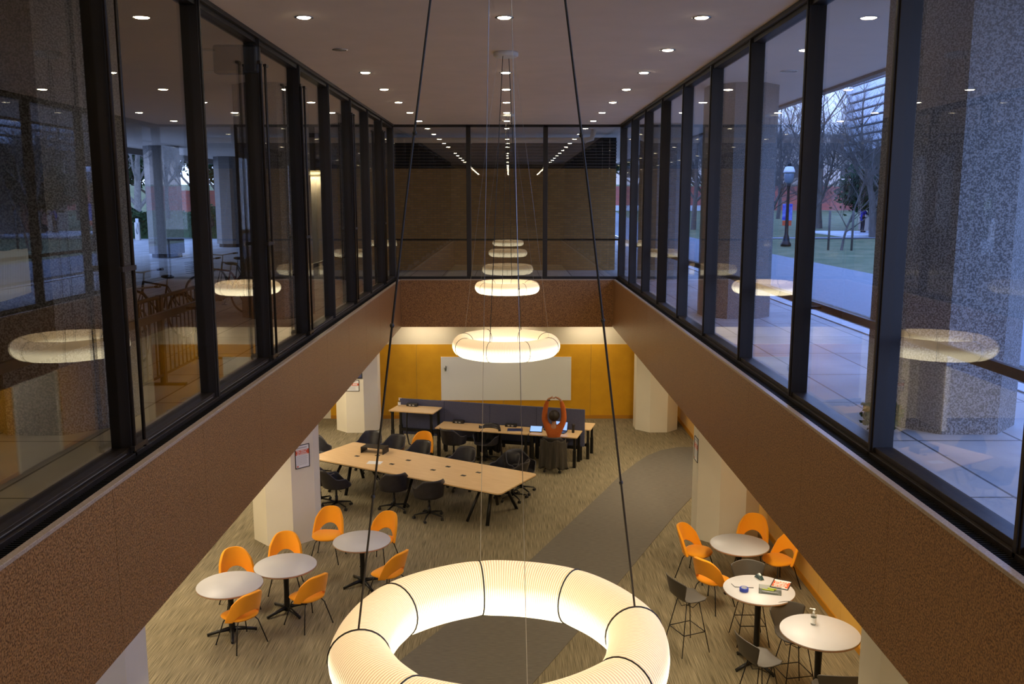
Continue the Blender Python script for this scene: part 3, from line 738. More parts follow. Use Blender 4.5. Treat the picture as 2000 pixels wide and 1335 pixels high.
t = thing('wire_bracket', 'thin bent black strip on the tall table behind the tape', 'strip', onT(-.30, .06)); MB().tube([(-.02, .10, .006), (0, 0, .006), (.24, -.03, .006)], .004, 6).build('strip', 'black', t)

# signs on the columns
cx, cy = -4.03, 15.75
a = R(-45); n = Vector((math.cos(a), math.sin(a)))
p = Vector((cx, cy)) + n * (.565 + .002)
sign('framed_notice', 'framed red banded notice on the left cream column beside the long table', (p.x, p.y, 1.41), a + PI / 2, .27, .40, band=(.58, .80), lines=3)
sign('framed_notice', 'small landscape notice with red stripe on the far left column', (-4.12, 23.083, 1.14), 0, .40, .28, band=(.50, .72), lines=1)
t = thing('poster_screen', 'violet framed display on the far left column above the notice', 'display', (-3.93, 23.083, 1.47), 0)
MB().box(-.11, .11, -.02, 0, 0, .30).build('frame', 'blackp', t); MB().box(-.09, .09, -.022, -.02, .03, .27).build('picture', 'poster', t)
a = R(180 + 0); sign('framed_notice', 'framed red banded notice on the left face of the right cream column', (4.03 - .567, 15.72, 1.42), R(-90), .28, .42, band=(.5, .74), lines=3)
t = thing('whiteboard', 'large glossy whiteboard mounted on the yellow far wall', 'whiteboard', (-.03, 24.63, .55))
MB().box(-1.82, 1.82, -.02, .008, 0, 1.22).build('writing_surface', 'board', t)
MB().box(-1.83, 1.83, -.024, .008, -.01, 0).box(-1.83, 1.83, -.024, .008, 1.22, 1.23).box(-1.83, -1.82, -.024, .008, 0, 1.22).box(1.82, 1.83, -.024, .008, 0, 1.22).build('frame', 'whitepaint', t)
t = thing('marker_holder', 'little holder with black markers stuck on the whiteboard', 'holder', (-1.73, 24.61, 1.38)); MB().lathe([(.03, 0), (.045, .10), (.04, .10), (.028, .01)], 14, (0, -.05, 0)).build('cup', 'clear', t)
MB().tube([(.01, -.05, .02), (.035, -.055, .15)], .009, 6).tube([(0, -.045, .02), (.01, -.05, .16)], .009, 6).build('marker', 'blackp', t)
t = thing('wall_outlet', 'small white outlet low on the yellow right wall', 'outlet', (4.818, 12.15, .40), R(-90)); MB().box(-.035, .035, -.006, 0, 0, .115).build('plate', 'whitepaint', t, bevel=.002); MB().box(-.012, .012, -.008, -.006, .02, .05).box(-.012, .012, -.008, -.006, .065, .095).build('socket', 'print', t)

# ------------------------------------------------------------------ people
def skinned(name, nodes, edges, m, parent=None, root=None, sub=2, smooth=True):
    me = bpy.data.meshes.new(name); keys = list(nodes); idx = {k: i for i, k in enumerate(keys)}
    me.from_pydata([nodes[k][0] for k in keys], [(idx[a], idx[b]) for a, b in edges], [])
    o = bpy.data.objects.new(name, me); COL.objects.link(o)
    bm = bmesh.new(); bm.from_mesh(me); ly = bm.verts.layers.skin.verify(); bm.verts.ensure_lookup_table()
    for k in keys:
        r = nodes[k][1]; v = bm.verts[idx[k]][ly]; v.radius = r if isinstance(r, tuple) else (r, r); v.use_root = (k == (root or keys[0]))
    bm.to_mesh(me); bm.free()
    md = o.modifiers.new('skin', 'SKIN'); md.use_smooth_shade = True; md.branch_smoothing = .3
    s = o.modifiers.new('sub', 'SUBSURF'); s.levels = sub; s.render_levels = sub
    me.materials.append(M[m])
    if parent: o.parent = parent
    return o
def chain(*ks): return [(ks[i], ks[i + 1]) for i in range(len(ks) - 1)]
# seated, stretching; front is +y, seen from behind
pt = thing('person', 'seated person in a rust orange sweater stretching both arms overhead', 'person', (1.08, 19.80, .035), R(-12))
hd = dict(pel=((0, -.02, .56), .115), wa=((0, -.03, .70), (.125, .10)), ch=((0, -.02, .88), (.15, .115)), nk0=((0, 0, 1.03), .064), nk=((0, 0, 1.08), .048), hd0=((0, .01, 1.13), .06), hd1=((0, .01, 1.21), .088), hd2=((0, .005, 1.28), .075))
ed = chain('pel', 'wa', 'ch', 'nk0', 'nk', 'hd0', 'hd1', 'hd2')
for s, n in ((-1, 'l'), (1, 'r')):
    hd[n + 'sh'] = ((s * .165, -.01, .99), .058); hd[n + 'ua'] = ((s * .225, 0, 1.12), .050); hd[n + 'el'] = ((s * .215, .02, 1.33), .040)
    hd[n + 'fa'] = ((s * .185, .01, 1.48), .034); hd[n + 'wr'] = ((s * .145, 0, 1.60), .025); hd[n + 'pm'] = ((s * .09, 0, 1.64), .030)
    ed += [('ch', n + 'sh')] + chain(n + 'sh', n + 'ua', n + 'el', n + 'fa', n + 'wr', n + 'pm')
    for f in range(4):
        q = (f - 1.5) * .022
        hd[n + 'f%da' % f] = ((s * .045, q, 1.645 + s * .006), .0095); hd[n + 'f%db' % f] = ((s * .015, q + s * .008, 1.645 + s * .006), .0085); hd[n + 'f%dc' % f] = ((-s * .012, q + s * .010, 1.632 + s * .004), .0075)
        ed += chain(n + 'pm', n + 'f%da' % f, n + 'f%db' % f, n + 'f%dc' % f)
    hd[n + 'ta'] = ((s * .065, -.03, 1.655), .010); hd[n + 'tb'] = ((s * .035, -.045, 1.69), .009); ed += chain(n + 'pm', n + 'ta', n + 'tb')
    hd[n + 'hp'] = ((s * .09, .03, .53), .085); hd[n + 'th'] = ((s * .13, .25, .53), .07); hd[n + 'kn'] = ((s * .15, .44, .50), .055)
    hd[n + 'ca'] = ((s * .16, .40, .32), .05); hd[n + 'an'] = ((s * .17, .36, .10), .034); hd[n + 'ft'] = ((s * .18, .46, .045), .03)
    ed += [('pel', n + 'hp')] + chain(n + 'hp', n + 'th', n + 'kn', n + 'ca', n + 'an', n + 'ft')
body = skinned('body', hd, ed, 'skin', pt, 'pel')
fc = MB().ellipsoid((0, .10, 1.20), .012, .020, .022, 10, 7)
fc.build('nose', 'skin', pt)
for s in (-1, 1):
    MB().ellipsoid((s * .034, .092, 1.225), .011, .008, .007, 8, 6).build('eye', 'paper', pt)
    MB().ellipsoid((s * .090, .005, 1.20), .010, .018, .030, 8, 6).build('ear', 'skin', pt)
MB().ellipsoid((0, .095, 1.165), .026, .008, .007, 8, 6).build('mouth', 'red', pt)
MB().ellipsoid((0, -.02, 1.235), .128, .130, .132, 24, 16).build('hair', 'hair', pt)
sweat = {k: (hd[k][0], tuple(q + .02 for q in hd[k][1]) if isinstance(hd[k][1], tuple) else hd[k][1] + .02) for k in ('pel', 'wa', 'ch', 'nk0')}; se = chain('pel', 'wa', 'ch', 'nk0'); sweat['pel'] = ((0, -.02, .60), .135)
for n in 'lr':
    for k in ('sh', 'ua', 'el', 'fa'): sweat[n + k] = (hd[n + k][0], hd[n + k][1] + .024)
    w, f = Vector(hd[n + 'wr'][0]), Vector(hd[n + 'fa'][0]); sweat[n + 'cu'] = (tuple(w.lerp(f, .15)), .034)
    se += [('ch', n + 'sh')] + chain(n + 'sh', n + 'ua', n + 'el', n + 'fa', n + 'cu')
skinned('sweater', sweat, se, 'knit', pt, 'pel')
tr = {'pel': ((0, -.01, .56), .128)}; te = []
for n in 'lr':
    for k in ('hp', 'th', 'kn', 'ca', 'an'): tr[n + k] = (hd[n + k][0], hd[n + k][1] + .012)
    te += [('pel', n + 'hp')] + chain(n + 'hp', n + 'th', n + 'kn', n + 'ca', n + 'an')
skinned('trousers', tr, te, 'jeans', pt, 'pel')
for s in (-1, 1): MB().ellipsoid((s * .18, .44, .045), .045, .13, .045, 14, 8).build('shoe', 'blackp', pt)
MB().torus((-.128, 0, 1.58), .030, .009, 16, 6).build('watch_strap', 'blackp', pt)
# coat hung over the back of that chair
def drape(u, v):
    a = PI * (1.08 + .84 * u); top = .80 - .10 * (1 - u) * 0
    if v < .12: r = .255 + .04 * v / .12; z = .74 + (top - .74) * v / .12
    else:
        q = (v - .12) / .88; r = .30 + .03 * q + .022 * math.sin(u * 34) * q; z = top - .62 * q - .03 * math.sin(u * 17) - .10 * q * abs(u - .5)
    return (r * math.cos(a) * 1.0, r * math.sin(a) - .06, z)
ctg = thing('draped_coat', 'dark olive coat draped over the back of the person\'s chair', 'coat', (1.08, 19.76, -.04), R(-12))
MB().grid(drape, 70, 26).build('cloth', 'coat', ctg, solid=.012)
jk = thing('draped_jacket', 'dark jacket hung over the swivel chair at the middle desk', 'jacket', (-.48, 20.42, 0), R(150))
MB().grid(drape, 60, 22).build('cloth', 'shell', jk, solid=.012); jk.scale = (1, 1, 1)

def stander(lab, loc, rz, top, legs_m, stride=.0, back=False, lean=0, long=False, bow=0):
    t = thing('person', lab, 'person', loc, rz)
    nd = dict(pel=((0, 0, .95), .12), wa=((0, lean * .3, 1.10), .11), ch=((0, lean * .7, 1.32), .125), nk=((0, lean, 1.47), .05), h0=((0, lean + .02 + bow, 1.55), .065), h1=((0, lean + .03 + bow * 1.3, 1.63), .09), h2=((0, lean + .01 + bow, 1.70), .07)); e = chain('pel', 'wa', 'ch', 'nk', 'h0', 'h1', 'h2')
    for s, n in ((-1, 'l'), (1, 'r')):
        sw = s * stride
        nd[n + 'sh'] = ((s * .17, lean * .8, 1.38), .06); nd[n + 'el'] = ((s * .24, -sw * .5 + .02 + (.10 if bow else 0), 1.12), .04); nd[n + 'wr'] = ((s * (.10 if bow else .22), -sw * .7 + .12 + (.2 if bow else 0), .92 + (.25 if bow else 0)), .026)
        nd[n + 'pm'] = ((s * (.07 if bow else .22), -sw * .7 + .16 + (.2 if bow else 0), .85 + (.28 if bow else 0)), .032)
        e += [('ch', n + 'sh')] + chain(n + 'sh', n + 'el', n + 'wr', n + 'pm')
        for f in range(4):
            b = nd[n + 'pm'][0]; nd[n + 'f%d' % f] = ((b[0] - s * .01, b[1] + .035 + .006 * f, b[2] - .02 - .02 * f), .009); e.append((n + 'pm', n + 'f%d' % f))
        nd[n + 't'] = ((b[0] - s * .05, b[1] + .02, b[2]), .010); e.append((n + 'pm', n + 't'))
        nd[n + 'hp'] = ((s * .09, 0, .88), .09); nd[n + 'kn'] = ((s * .10, sw * .55 + .03, .50), .06); nd[n + 'an'] = ((s * .10, sw, .10 + (.06 if sw < 0 else 0)), .038); nd[n + 'ft'] = ((s * .10, sw + .14, .05), .034)
        e += [('pel', n + 'hp')] + chain(n + 'hp', n + 'kn', n + 'an', n + 'ft')
    skinned('body', nd, e, 'skin', t, 'pel', 1)
    ja = {k: (nd[k][0], nd[k][1] + .022) for k in ('pel', 'wa', 'ch')}; ja['nk'] = (nd['nk'][0], .075); je = chain('pel', 'wa', 'ch', 'nk')
    if long: ja['hem'] = ((0, 0, .74), .17); je.append(('hem', 'pel'))
    for n in 'lr':
        for k in ('sh', 'el'): ja[n + k] = (nd[n + k][0], nd[n + k][1] + .022)
        ja[n + 'wr'] = (nd[n + 'wr'][0], .042); je += [('ch', n + 'sh')] + chain(n + 'sh', n + 'el', n + 'wr')
    skinned('jacket', ja, je, top, t, 'pel', 1)
    tr = {'pel': (nd['pel'][0], .13)}; te = []
    for n in 'lr':
        for k in ('hp', 'kn', 'an'): tr[n + k] = (nd[n + k][0], nd[n + k][1] + .012)
        te += [('pel', n + 'hp')] + chain(n + 'hp', n + 'kn', n + 'an')
    skinned('trousers', tr, te, legs_m, t, 'pel', 1)
    h = nd['h1'][0]; MB().ellipsoid((h[0], h[1] - .02, h[2] + .03), .10, .105, .11, 14, 10).build('hair', 'hair', t)
    MB().ellipsoid((h[0], h[1] + .095, h[2]), .014, .02, .022, 8, 6).build('nose', 'skin', t)
    for s in (-1, 1): MB().ellipsoid((s * .10, nd['lft' if s < 0 else 'rft'][0][1] - .05, .05), .05, .14, .05, 10, 6).build('shoe', 'blackp', t)
    return t
stander('person walking left across the plaza in dark clothes', (-12.9, 38.3, ZG), R(80), 'blackp', 'jeans', stride=.30, lean=.06)
o = tag(MB().ellipsoid((0, 0, 0), .17, .14, .25, 16, 10).build('backpack', 'blackp'), 'black backpack worn by the person walking left', 'backpack'); o.location = (-12.64, 38.26, ZG + 1.18); o.rotation_euler = (0, 0, R(80))
MB().ellipsoid((0, -.12, -.06), .11, .06, .12, 12, 8).build('front_pocket', 'shell', o)
stander('person in a long royal blue coat standing by the bicycles, head bowed', (22.5, 57.0, ZG + .12), R(-75), 'blue', 'jeans', long=True, bow=.05)
# ------------------------------------------------------------------ outdoors
S(B(3.17, 5.62, -26, 48, 3.9, ZG).build('floor', 'pave'))
S(B(-14.4, -3.17, -26, 48, 3.9, ZG).build('floor', 'pave'))
S(B(-60, -14.4, -26, 48.6, 3.9, ZG - .005).build('floor', 'pave2')); S(B(-60, 3.5, 48, 60, 3.9, ZG - .01).build('floor', 'pave2'))
S(B(-3.17, 3.17, 24.17, 48, 3.9, ZG).build('floor', 'pave'))
S(B(5.62, 5.86, -26, 60, 3.8, ZG + .02).build('trim_4', 'kerb'))
S(B(5.86, 6.7, -26, 60, 3.8, ZG - .06).build('floor', 'mulch'))
def road():
    L_, R_ = [], []
    for k in range(40):
        y = -26 + 3.4 * k; L_.append((6.7 if y < 55 else 6.7 - (y - 55) * .02, y)); 
        w = 10.75 + .0008 * max(0, 22 - y) ** 2.2 * .5 + .012 * max(0, y - 45); R_.append((w, y))
    m = MB(); n = len(L_)
    hz = lambda y: ZG - .05 + .00055 * max(0, y - 48) ** 2
    m.add([(x, y, hz(y)) for x, y in L_] + [(x, y, hz(y)) for x, y in R_], [(i, n + i, n + i + 1, i + 1) for i in range(n - 1)])
    return m
S(road().build('floor', 'asphalt'))
def lawn():
    m = MB()
    def fn(u, v):
        x = 6.75 + 70 * u ** 1.6; y = -20 + 160 * v
        return (x, y, ZG - .075 + (.06 if x > 11 else 0) + .00055 * max(0, y - 48) ** 2 + .03 * math.sin(x * 1.1) * math.sin(y * .7) * (x > 12))
    return m.grid(fn, 50, 90)
S(lawn().build('floor', 'grass'))
S(MB().grid(lambda u, v: (-70 + 76.7 * u, 60 + 80 * v, ZG - .03 + .00055 * (12 + 80 * v) ** 2), 12, 20).build('floor', 'grass'))
S(MB().add([(10.8, 49.4, ZG + .02), (24, 50.6, ZG + .02), (24, 52.2, ZG + .03), (10.8, 50.9, ZG + .03)], [(0, 1, 2, 3)]).build('floor', 'asphalt'))
S(B(19.8, 32, 52.3, 60, 3.8, ZG + .12).build('floor', 'snow'))
# guard rails outside the glazing
for s, nm in ((-1, 'left'), (1, 'right')):
    t = thing('guard_rail', 'flat bronze guard rail running outside the %s glazing' % nm, 'rail', (s * 3.30, 0, ZG))
    B(-.02, .02, .6, 24.1, .93, 1.0).build('rail_bar', 'bronze2', t)
    for y in ML: B(min(-s * .13, -s * .02), max(-s * .13, -s * .02), y - .015, y + .015, .95, .98).build('rail_bracket', 'bronze', t)
t = thing('guard_rail', 'flat bronze guard rail behind the far glazing, before the brick wall', 'rail', (0, 24.45, ZG)); B(-3.1, 3.1, -.02, .02, 1.0, 1.05).build('rail_bar', 'bronze2', t)
for x in (-3.05, -1.02, 1.02, 3.05): B(x - .02, x + .02, -.02, .02, 0, 1.0).build('rail_post', 'bronze', t)
# brick wall behind the far glazing
b = S(B(-5.0, 3.25, 27, 27.4, ZG, 7.05).build('wall_far', 'brick'))
sl = S(B(-5.0, 3.25, 27.1, 27.4, 7.05, ZC - .12).build('wall_far', 'dk')); g = MB(); z = 7.08
while z < ZC - .2: g.box(-5.0, 3.25, 27.0, 27.1, z, z + .045); z += .09
g.build('louvre_slat', 'dkwall', sl)
t = thing('ceiling_pipe', 'thick pale pipe running under the soffit behind the far glazing', 'pipe', (0, 25.6, 7.78))
MB().tube([(-6, 0, 0), (2.2, 0, 0), (2.38, 0, .05), (2.45, 0, .3)], .075, 12).build('pipe_run', 'pipe', t)
MB().torus((2.2, 0, 0), .082, .012, 14, 6, 'x').torus((-1, 0, 0), .082, .012, 14, 6, 'x').build('coupling', 'pipe', t)
# wall on the left, with a lit doorway
wl = S(MB().box(-5.15, -5.0, 26.9, 31, ZG, ZC).box(-7.6, -6.2, 27, 27.3, ZG, ZC).box(-5.25, -5.0, 27, 27.3, ZG, ZC).box(-6.2, -5.25, 27, 27.3, 7.0, ZC).box(-7.7, -7.6, 27, 31, ZG, ZC).build('wall_left', 'dkwall'))
S(B(-6.2, -5.25, 27.25, 27.3, ZG, 7.0).build('door_2', 'paint')); 
t = thing('strip_lamp', 'lit horizontal strip lamp over the doorway outside left', 'lamp', (-5.72, 27.2, 6.9)); MB().box(-.46, .46, -.04, .04, 0, .05).build('tube', 'warmstrip', t)
area((-5.72, 27.15, 6.88), .8, .05, 12, rot=(R(-25), 0, 0))
# tan building closing the plaza, and the building across the road with white slats
tb = thing('campus_building', 'tan rendered building behind the walking person', 'building', (-9.0, 46.0, ZG)); B(-2.9, 11.5, 0, 1.0, 0, 6).build('wall', 'tan', tb); B(-2.9, 11.5, -.05, 0, .95, 1.0).build('ledge', 'stone', tb)
nb = thing('slatted_building', 'building across the road with white slatted upper storey over red brick', 'building', (24, 0, ZG))
B(0, 14, 8, 64, 5.4, 14).build('upper_wall', 'dk', nb)
sl = MB(); z = 5.45
while z < 14: sl.box(-.35, 0, 8, 64, z, z + .40, None); z += .56
sl.build('slat_cladding', 'slat', nb)
B(.6, 14, 8, 63.0, 0, 5.4).build('lower_wall', 'tan', nb)
for y in (20, 33, 46, 57): B(.5, .62, y, y + 3.0, 0, 5.3).build('brick_panel', 'brickside', nb)
for y in (25, 38, 51): B(.5, .62, y, y + 2.2, .2, 3.0).build('window', 'dk', nb)
hb = thing('background_building', 'long pale building far behind the orange fence', 'building', (20, 150, ZG + 4)); B(-60, 60, 0, 10, -1, 9).build('wall', 'tan', hb)
for k in range(12): B(-55 + k * 9, -52 + k * 9, -.05, 0, 2, 4).build('window', 'dk', hb)
# orange mesh fence
for (x0, x1, y, lab) in ((4.5, 40, 93, 'orange safety mesh fence far behind the lawn'), (-30, -8, 78, 'orange safety mesh fence beyond the left plaza')):
    zz = ZG + .00055 * (y - 48) ** 2
    t = thing('construction_fence', lab, 'fence', ((x0 + x1) / 2, y, zz))
    h = (x1 - x0) / 2; B(-h, h, -.03, .03, .05, 2.5).build('mesh_panel', 'net', t)
    ps = MB()
    for k in range(9):
        x = -h + k * h / 4; MB().box(x - .05, x + .05, -.1, -.03, 0, 2.6).build('fence_post', 'bark', t)
    if x0 > 0: MB().box(-h, -2, -.5, -.1, 0, .55).build('kerb_block', 'snow', t)
# trees
def tree(name, lab, loc, h, r0, m='bark', seed=1, spread=.5, depth=5, lean=0, n=3, leaf=0, group=None, first=.3):
    rnd = random.Random(seed); mb = MB(); lf = MB()
    def br(p, d, l, r, k):
        pts = [p]; rs = [r]; q = Vector(p); dd = Vector(d); steps = 3
        for i in range(steps):
            dd = (dd + Vector((rnd.uniform(-1, 1), rnd.uniform(-1, 1), rnd.uniform(-.3, .6))) * .14).normalized(); q = q + dd * l / steps; pts.append(q.copy()); rs.append(r * (1 - .38 * (i + 1) / steps))
        mb.tube(pts, rs, 6 if k > 3 else 4, cap=False)
        if leaf and k <= 2:
            for _ in range(leaf):
                c = pts[rnd.randint(1, 3)] + Vector((rnd.gauss(0, .35), rnd.gauss(0, .35), rnd.gauss(0, .3))); a = Vector((rnd.uniform(-1, 1), rnd.uniform(-1, 1), rnd.uniform(-1, 1))).normalized() * .16; b2 = a.orthogonal().normalized() * .09
                lf.add([c - a, c + b2, c + a, c - b2], [(0, 1, 2, 3)])
        if k == 0: return
        for i in range(n + (k > 3)):
            f = rnd.uniform(.35, 1.0); j = min(2, int(f * 3)); pp = Vector(pts[j]).lerp(Vector(pts[j + 1]), f * 3 - j if f < 1 else 1)
            ax = Vector((rnd.uniform(-1, 1), rnd.uniform(-1, 1), rnd.uniform(-.1, .5))).normalized()
            nd = (dd * (1 - spread) + ax * spread).normalized(); br(pp, nd, l * rnd.uniform(.55, .8), rs[j + 1] * rnd.uniform(.5, .72), k - 1)
        br(q, dd, l * .72, rs[-1] * .9, k - 1)
    t = thing(name, lab, 'tree', loc, 0, group)
    br(Vector((0, 0, -.1)), Vector((lean, 0, 1)).normalized(), h * first, r0, depth)
    mb.build('trunk_and_branches', m, t)
    if leaf: o = lf.build('foliage', 'leaf', t)
    return t
tree('bare_tree', 'largest bare tree on the right lawn, beside the white concrete pad', (21.0, 51.5, ZG), 11, .24, seed=3, depth=6, spread=.55)
tree('bare_tree', 'slender bare tree left of the lamp post on the lawn', (13.2, 45.5, ZG), 8.5, .13, seed=5, depth=6, spread=.55)
tree('bare_tree', 'leaning thin bare tree tied to stakes on the lawn', (14.3, 38.3, ZG), 5.5, .06, seed=8, depth=5, lean=.25)
tree('bare_tree', 'young thin bare tree between lamp post and staked tree', (17.5, 52.0, ZG), 7, .08, seed=11, depth=6)
tree('bare_tree', 'bare tree with a thick straight trunk behind the staked tree', (22.5, 65, ZG + .15), 14, .28, seed=13, depth=6)
for i, (x, y, h, sd) in enumerate(((16, 72, 14, 21), (11.5, 84, 15, 22), (24, 80, 16, 23), (31, 78, 15, 27), (28, 68, 15, 28), (19, 88, 15, 29))):
    tree('bare_tree', 'tall bare tree in the thicket before the orange fence, %s' % ['in the middle', 'at the left end', 'right of the middle', 'at the right end', 'closest to the slatted building', 'farthest back'][i], (x, y, ZG + .00055 * (y - 48) ** 2), h, .2, seed=sd, depth=6, spread=.5)
tree('evergreen_tree', 'dark evergreen tree by the road seen between two columns', (7.5, 74, ZG + .3), 12, .2, seed=31, depth=5, leaf=9, spread=.6)
tree('evergreen_tree', 'leafy dark tree in front of the red brick panel', (23.2, 56.5, ZG), 6.5, .12, seed=33, depth=5, leaf=5, spread=.55)
tree('bare_tree', 'pale barked bare tree behind the hedge outside left', (-22.5, 55, ZG), 13, .26, 'palebark', seed=41, depth=6, spread=.5, first=.34)
tree('bare_tree', 'pale bare tree at the left edge beyond the hedge', (-29, 58, ZG), 13, .22, 'palebark', seed=43, depth=6, spread=.5)
for i, (x, y, sd) in enumerate(((-26, 66, 51), (-19, 68, 52), (-33, 72, 53))): tree('evergreen_tree', 'dark evergreen behind the pale bare trees, %s' % ['in the middle', 'on the right', 'on the left'][i], (x, y, ZG), 13, .25, seed=sd, depth=5, leaf=7, spread=.6)
src = [o for o in COL.objects if o.name.startswith('bare_tree') and o.parent is None]
for i, (x, y, k) in enumerate(((36, 92, 4), (9, 100, 5), (15, 104, 6), (22, 100, 7), (29, 98, 8), (34, 74, 9), (13, 63, 10), (5, 112, 6))):
    dup(src[k], (x, y, ZG + .00055 * (y - 48) ** 2), i * 1.3 + .5, 'hazy bare tree in the far background on the right, %s counting from the slatted building' % ORD[i])
for i, (x, y, k) in enumerate(((-20, 62, 6), (-24, 70, 7), (-30, 66, 8), (-35, 62, 9), (-17, 74, 5))):
    dup(src[k], (x, y, ZG + .00055 * (y - 48) ** 2), i * 1.7, 'bare tree in the far background beyond the left plaza, %s of five' % ORD[i])
def hedge(x0, x1, y0, y1, h, seed=2, nn=5200, sz=.10):
    rnd = random.Random(seed); lf = MB()
    for _ in range(nn):
        x = rnd.uniform(x0, x1); y = rnd.uniform(y0, y1); e = 1 - .25 * abs(math.sin(x * 1.3)) ; z = h * e * rnd.random() ** .5
        a = Vector((rnd.uniform(-1, 1), rnd.uniform(-1, 1), rnd.uniform(-1, 1))).normalized() * sz; b = a.orthogonal().normalized() * sz * .7; c = Vector((x, y, z))
        lf.add([c - a, c + b, c + a, c - b], [(0, 1, 2, 3)])
    return lf
t = thing('hedge', 'low dark evergreen hedge behind the bike share docks', 'hedge', (0, 0, ZG)); hedge(-29, -16, 50.2, 51.6, 1.9, nn=9000).build('foliage', 'leaf', t); MB().grid(lambda u, v: (-29 + 13 * u, 50.9 + .5 * math.cos(PI * v), 1.35 * math.sin(PI * v)), 30, 9).build('branches', 'leaf', t)
t = thing('shrub', 'small green shrub outside the right glass by the near column', 'shrub', (3.40, 7.80, ZG)); hedge(-.16, .16, -.1, .1, .26, 5, 420, .025).build('foliage', 'leaf', t)
# bicycles
def bicycle(fm='bikemetal', basket=False, spoke=16):
    t = thing('bicycle', '', 'bicycle')
    for x in (-.52, .52):
        w = MB().torus((x, 0, .34), .325, .019, 32, 6, 'y').build('tire', 'caster', t)
        s = MB().torus((x, 0, .34), .30, .007, 32, 4, 'y')
        for k in range(spoke): a = 2 * PI * k / spoke; s.tube([(x, .02 * (-1) ** k, .34), (x + .30 * math.cos(a), 0, .34 + .30 * math.sin(a))], .0022, 3, cap=False)
        s.tube([(x, -.045, .34), (x, .045, .34)], .014, 8).build('rim', 'silver', w)
    F = dict(bb=(-.06, 0, .29), st=(-.20, 0, .78), ht=(.34, 0, .82), hb=(.38, 0, .66), ra=(-.52, 0, .34), fa=(.52, 0, .34))
    f = MB()
    for a, b, r in (('bb', 'st', .015), ('bb', 'hb', .018), ('st', 'ht', .016), ('ht', 'hb', .019)): f.tube([F[a], F[b]], r, 8)
    for s in (-1, 1):
        for a, b in (('ra', 'bb'), ('ra', 'st'), ('hb', 'fa')): p, q = Vector(F[a]), Vector(F[b]); o = Vector((0, .04 * s, 0)); f.tube([p + (o if a == 'ra' else o * .6), q + (o if b == 'fa' else o * .3)], .009, 6)
    f.build('frame', fm, t)
    h = MB().tube([(.34, 0, .80), (.31, 0, .96)], .013, 8).tube([(.24, -.30, 1.0), (.33, -.22, .985), (.36, 0, .96), (.33, .22, .985), (.24, .30, 1.0)], .012, 8)
    hb_ = h.build('handlebar', 'silver', t)
    MB().tube([(.24, -.31, 1.0), (.31, -.24, .988)], .018, 8).tube([(.24, .31, 1.0), (.31, .24, .988)], .018, 8).build('grip', 'caster', hb_)
    MB().tube([(-.20, 0, .78), (-.225, 0, .90)], .012, 8).build('seat_post', 'silver', t)
    def sd(u, v): a = 2 * PI * u; q = math.sin(PI * v); return (-.22 + .14 * math.cos(a) * q, (.075 - .045 * (math.cos(a) > 0) * math.cos(a)) * math.sin(a) * q, .92 + .03 * -math.cos(PI * v))
    MB().grid(sd, 16, 8, True).build('saddle', 'caster', t)
    c = MB().torus((-.06, 0, .29), .09, .006, 20, 5, 'y').tube([(-.06, -.06, .29), (.03, -.065, .14)], .009, 6).tube([(-.06, .06, .29), (-.15, .065, .43)], .009, 6).box(-.02, .08, -.13, -.065, .13, .15).box(-.20, -.10, .065, .13, .42, .44).build('crankset', 'silver', t)
    MB().tube([(-.86, 0, .40), (-.78, 0, .60), (-.60, 0, .70), (-.40, 0, .68), (-.25, 0, .55)], .012, 6).build('mudguard', fm, t)
    if basket:
        g = MB()
        for k in range(7): z = .72 + .035 * k; w = .13 + .006 * k; g.tube([(.42, -w, z), (.70, -w, z), (.70, w, z), (.42, w, z), (.42, -w, z)], .004, 4)
        g.build('basket', 'caster', t)
    return t
BK = Proto(bicycle()); BK2 = Proto(bicycle('bikered', True))
bikes = [(-5.35, 13.7, 150, 0, 'black bicycle outside the left glass, nearest and whole in view'), (-5.3, 16.6, 160, 1, 'red framed bicycle with a basket beyond the nearest bicycle'), (-5.6, 18.2, 140, 0, 'black bicycle third along the left rack'),
         (-5.4, 20.4, 95, 0, 'black bicycle behind the small reflected ring lamps outside left'), (-5.6, 23.2, 80, 1, 'red bicycle with basket farthest along the left wall'), (-4.6, 10.9, 100, 0, 'black bicycle locked to the barred fence outside left')]
for x, y, a, k, lab in bikes: (BK2 if k else BK).put((x, y, ZG), R(a), lab)
for i, (x, y, a) in enumerate(((24.2 - .6, 55.0, 75), (23.4, 54.2, 95), (22.9, 56.0, 60))): BK.put((x + .2, y, ZG + .12), R(a), 'bicycle parked on the white pad across the lawn, %s of three' % ['rightmost', 'middle', 'leftmost'][i])
# bike share docks
dk = thing('bike_share_dock', '', 'bike dock'); MB().bbox(-.14, .14, -.10, .10, 0, .95, .05).build('pillar', 'silver', dk); MB().torus((0, 0, .62), .30, .03, 20, 6, 'x').build('wheel', 'silver', dk); MB().box(-.06, .06, -.10, .10, .95, 1.15).build('lock_head', 'snow', dk)
DK = Proto(dk)
for i, x in enumerate((-20.75, -19.95, -19.1, -22.7)): DK.put((x, 48.4, ZG), R(10), 'silver bike share dock before the hedge, %s' % ['second from the left', 'third from the left', 'right end, beside the stone column', 'left end'][i])
# barred fence by the left glass
t = thing('barred_fence', 'low steel fence of upright bars outside the left glass', 'fence', (-3.85, 0, ZG))
MB().tube([(0, 8.2, 1.0), (0, 11.6, 1.0)], .022, 8).build('top_rail', 'bronze2', t); MB().tube([(0, 8.2, .12), (0, 11.6, .12)], .016, 8).build('bottom_rail', 'bronze2', t)
y = 8.3
while y < 11.5: MB().tube([(0, y, .12), (0, y, .98)], .009, 6).build('baluster', 'bronze2', t); y += .13
for y in (8.2, 9.9, 11.6): MB().box(-.03, .03, y - .03, y + .03, 0, 1.02).box(-.25, .25, y - .03, y + .03, 0, .03).build('fence_post', 'bronze2', t)
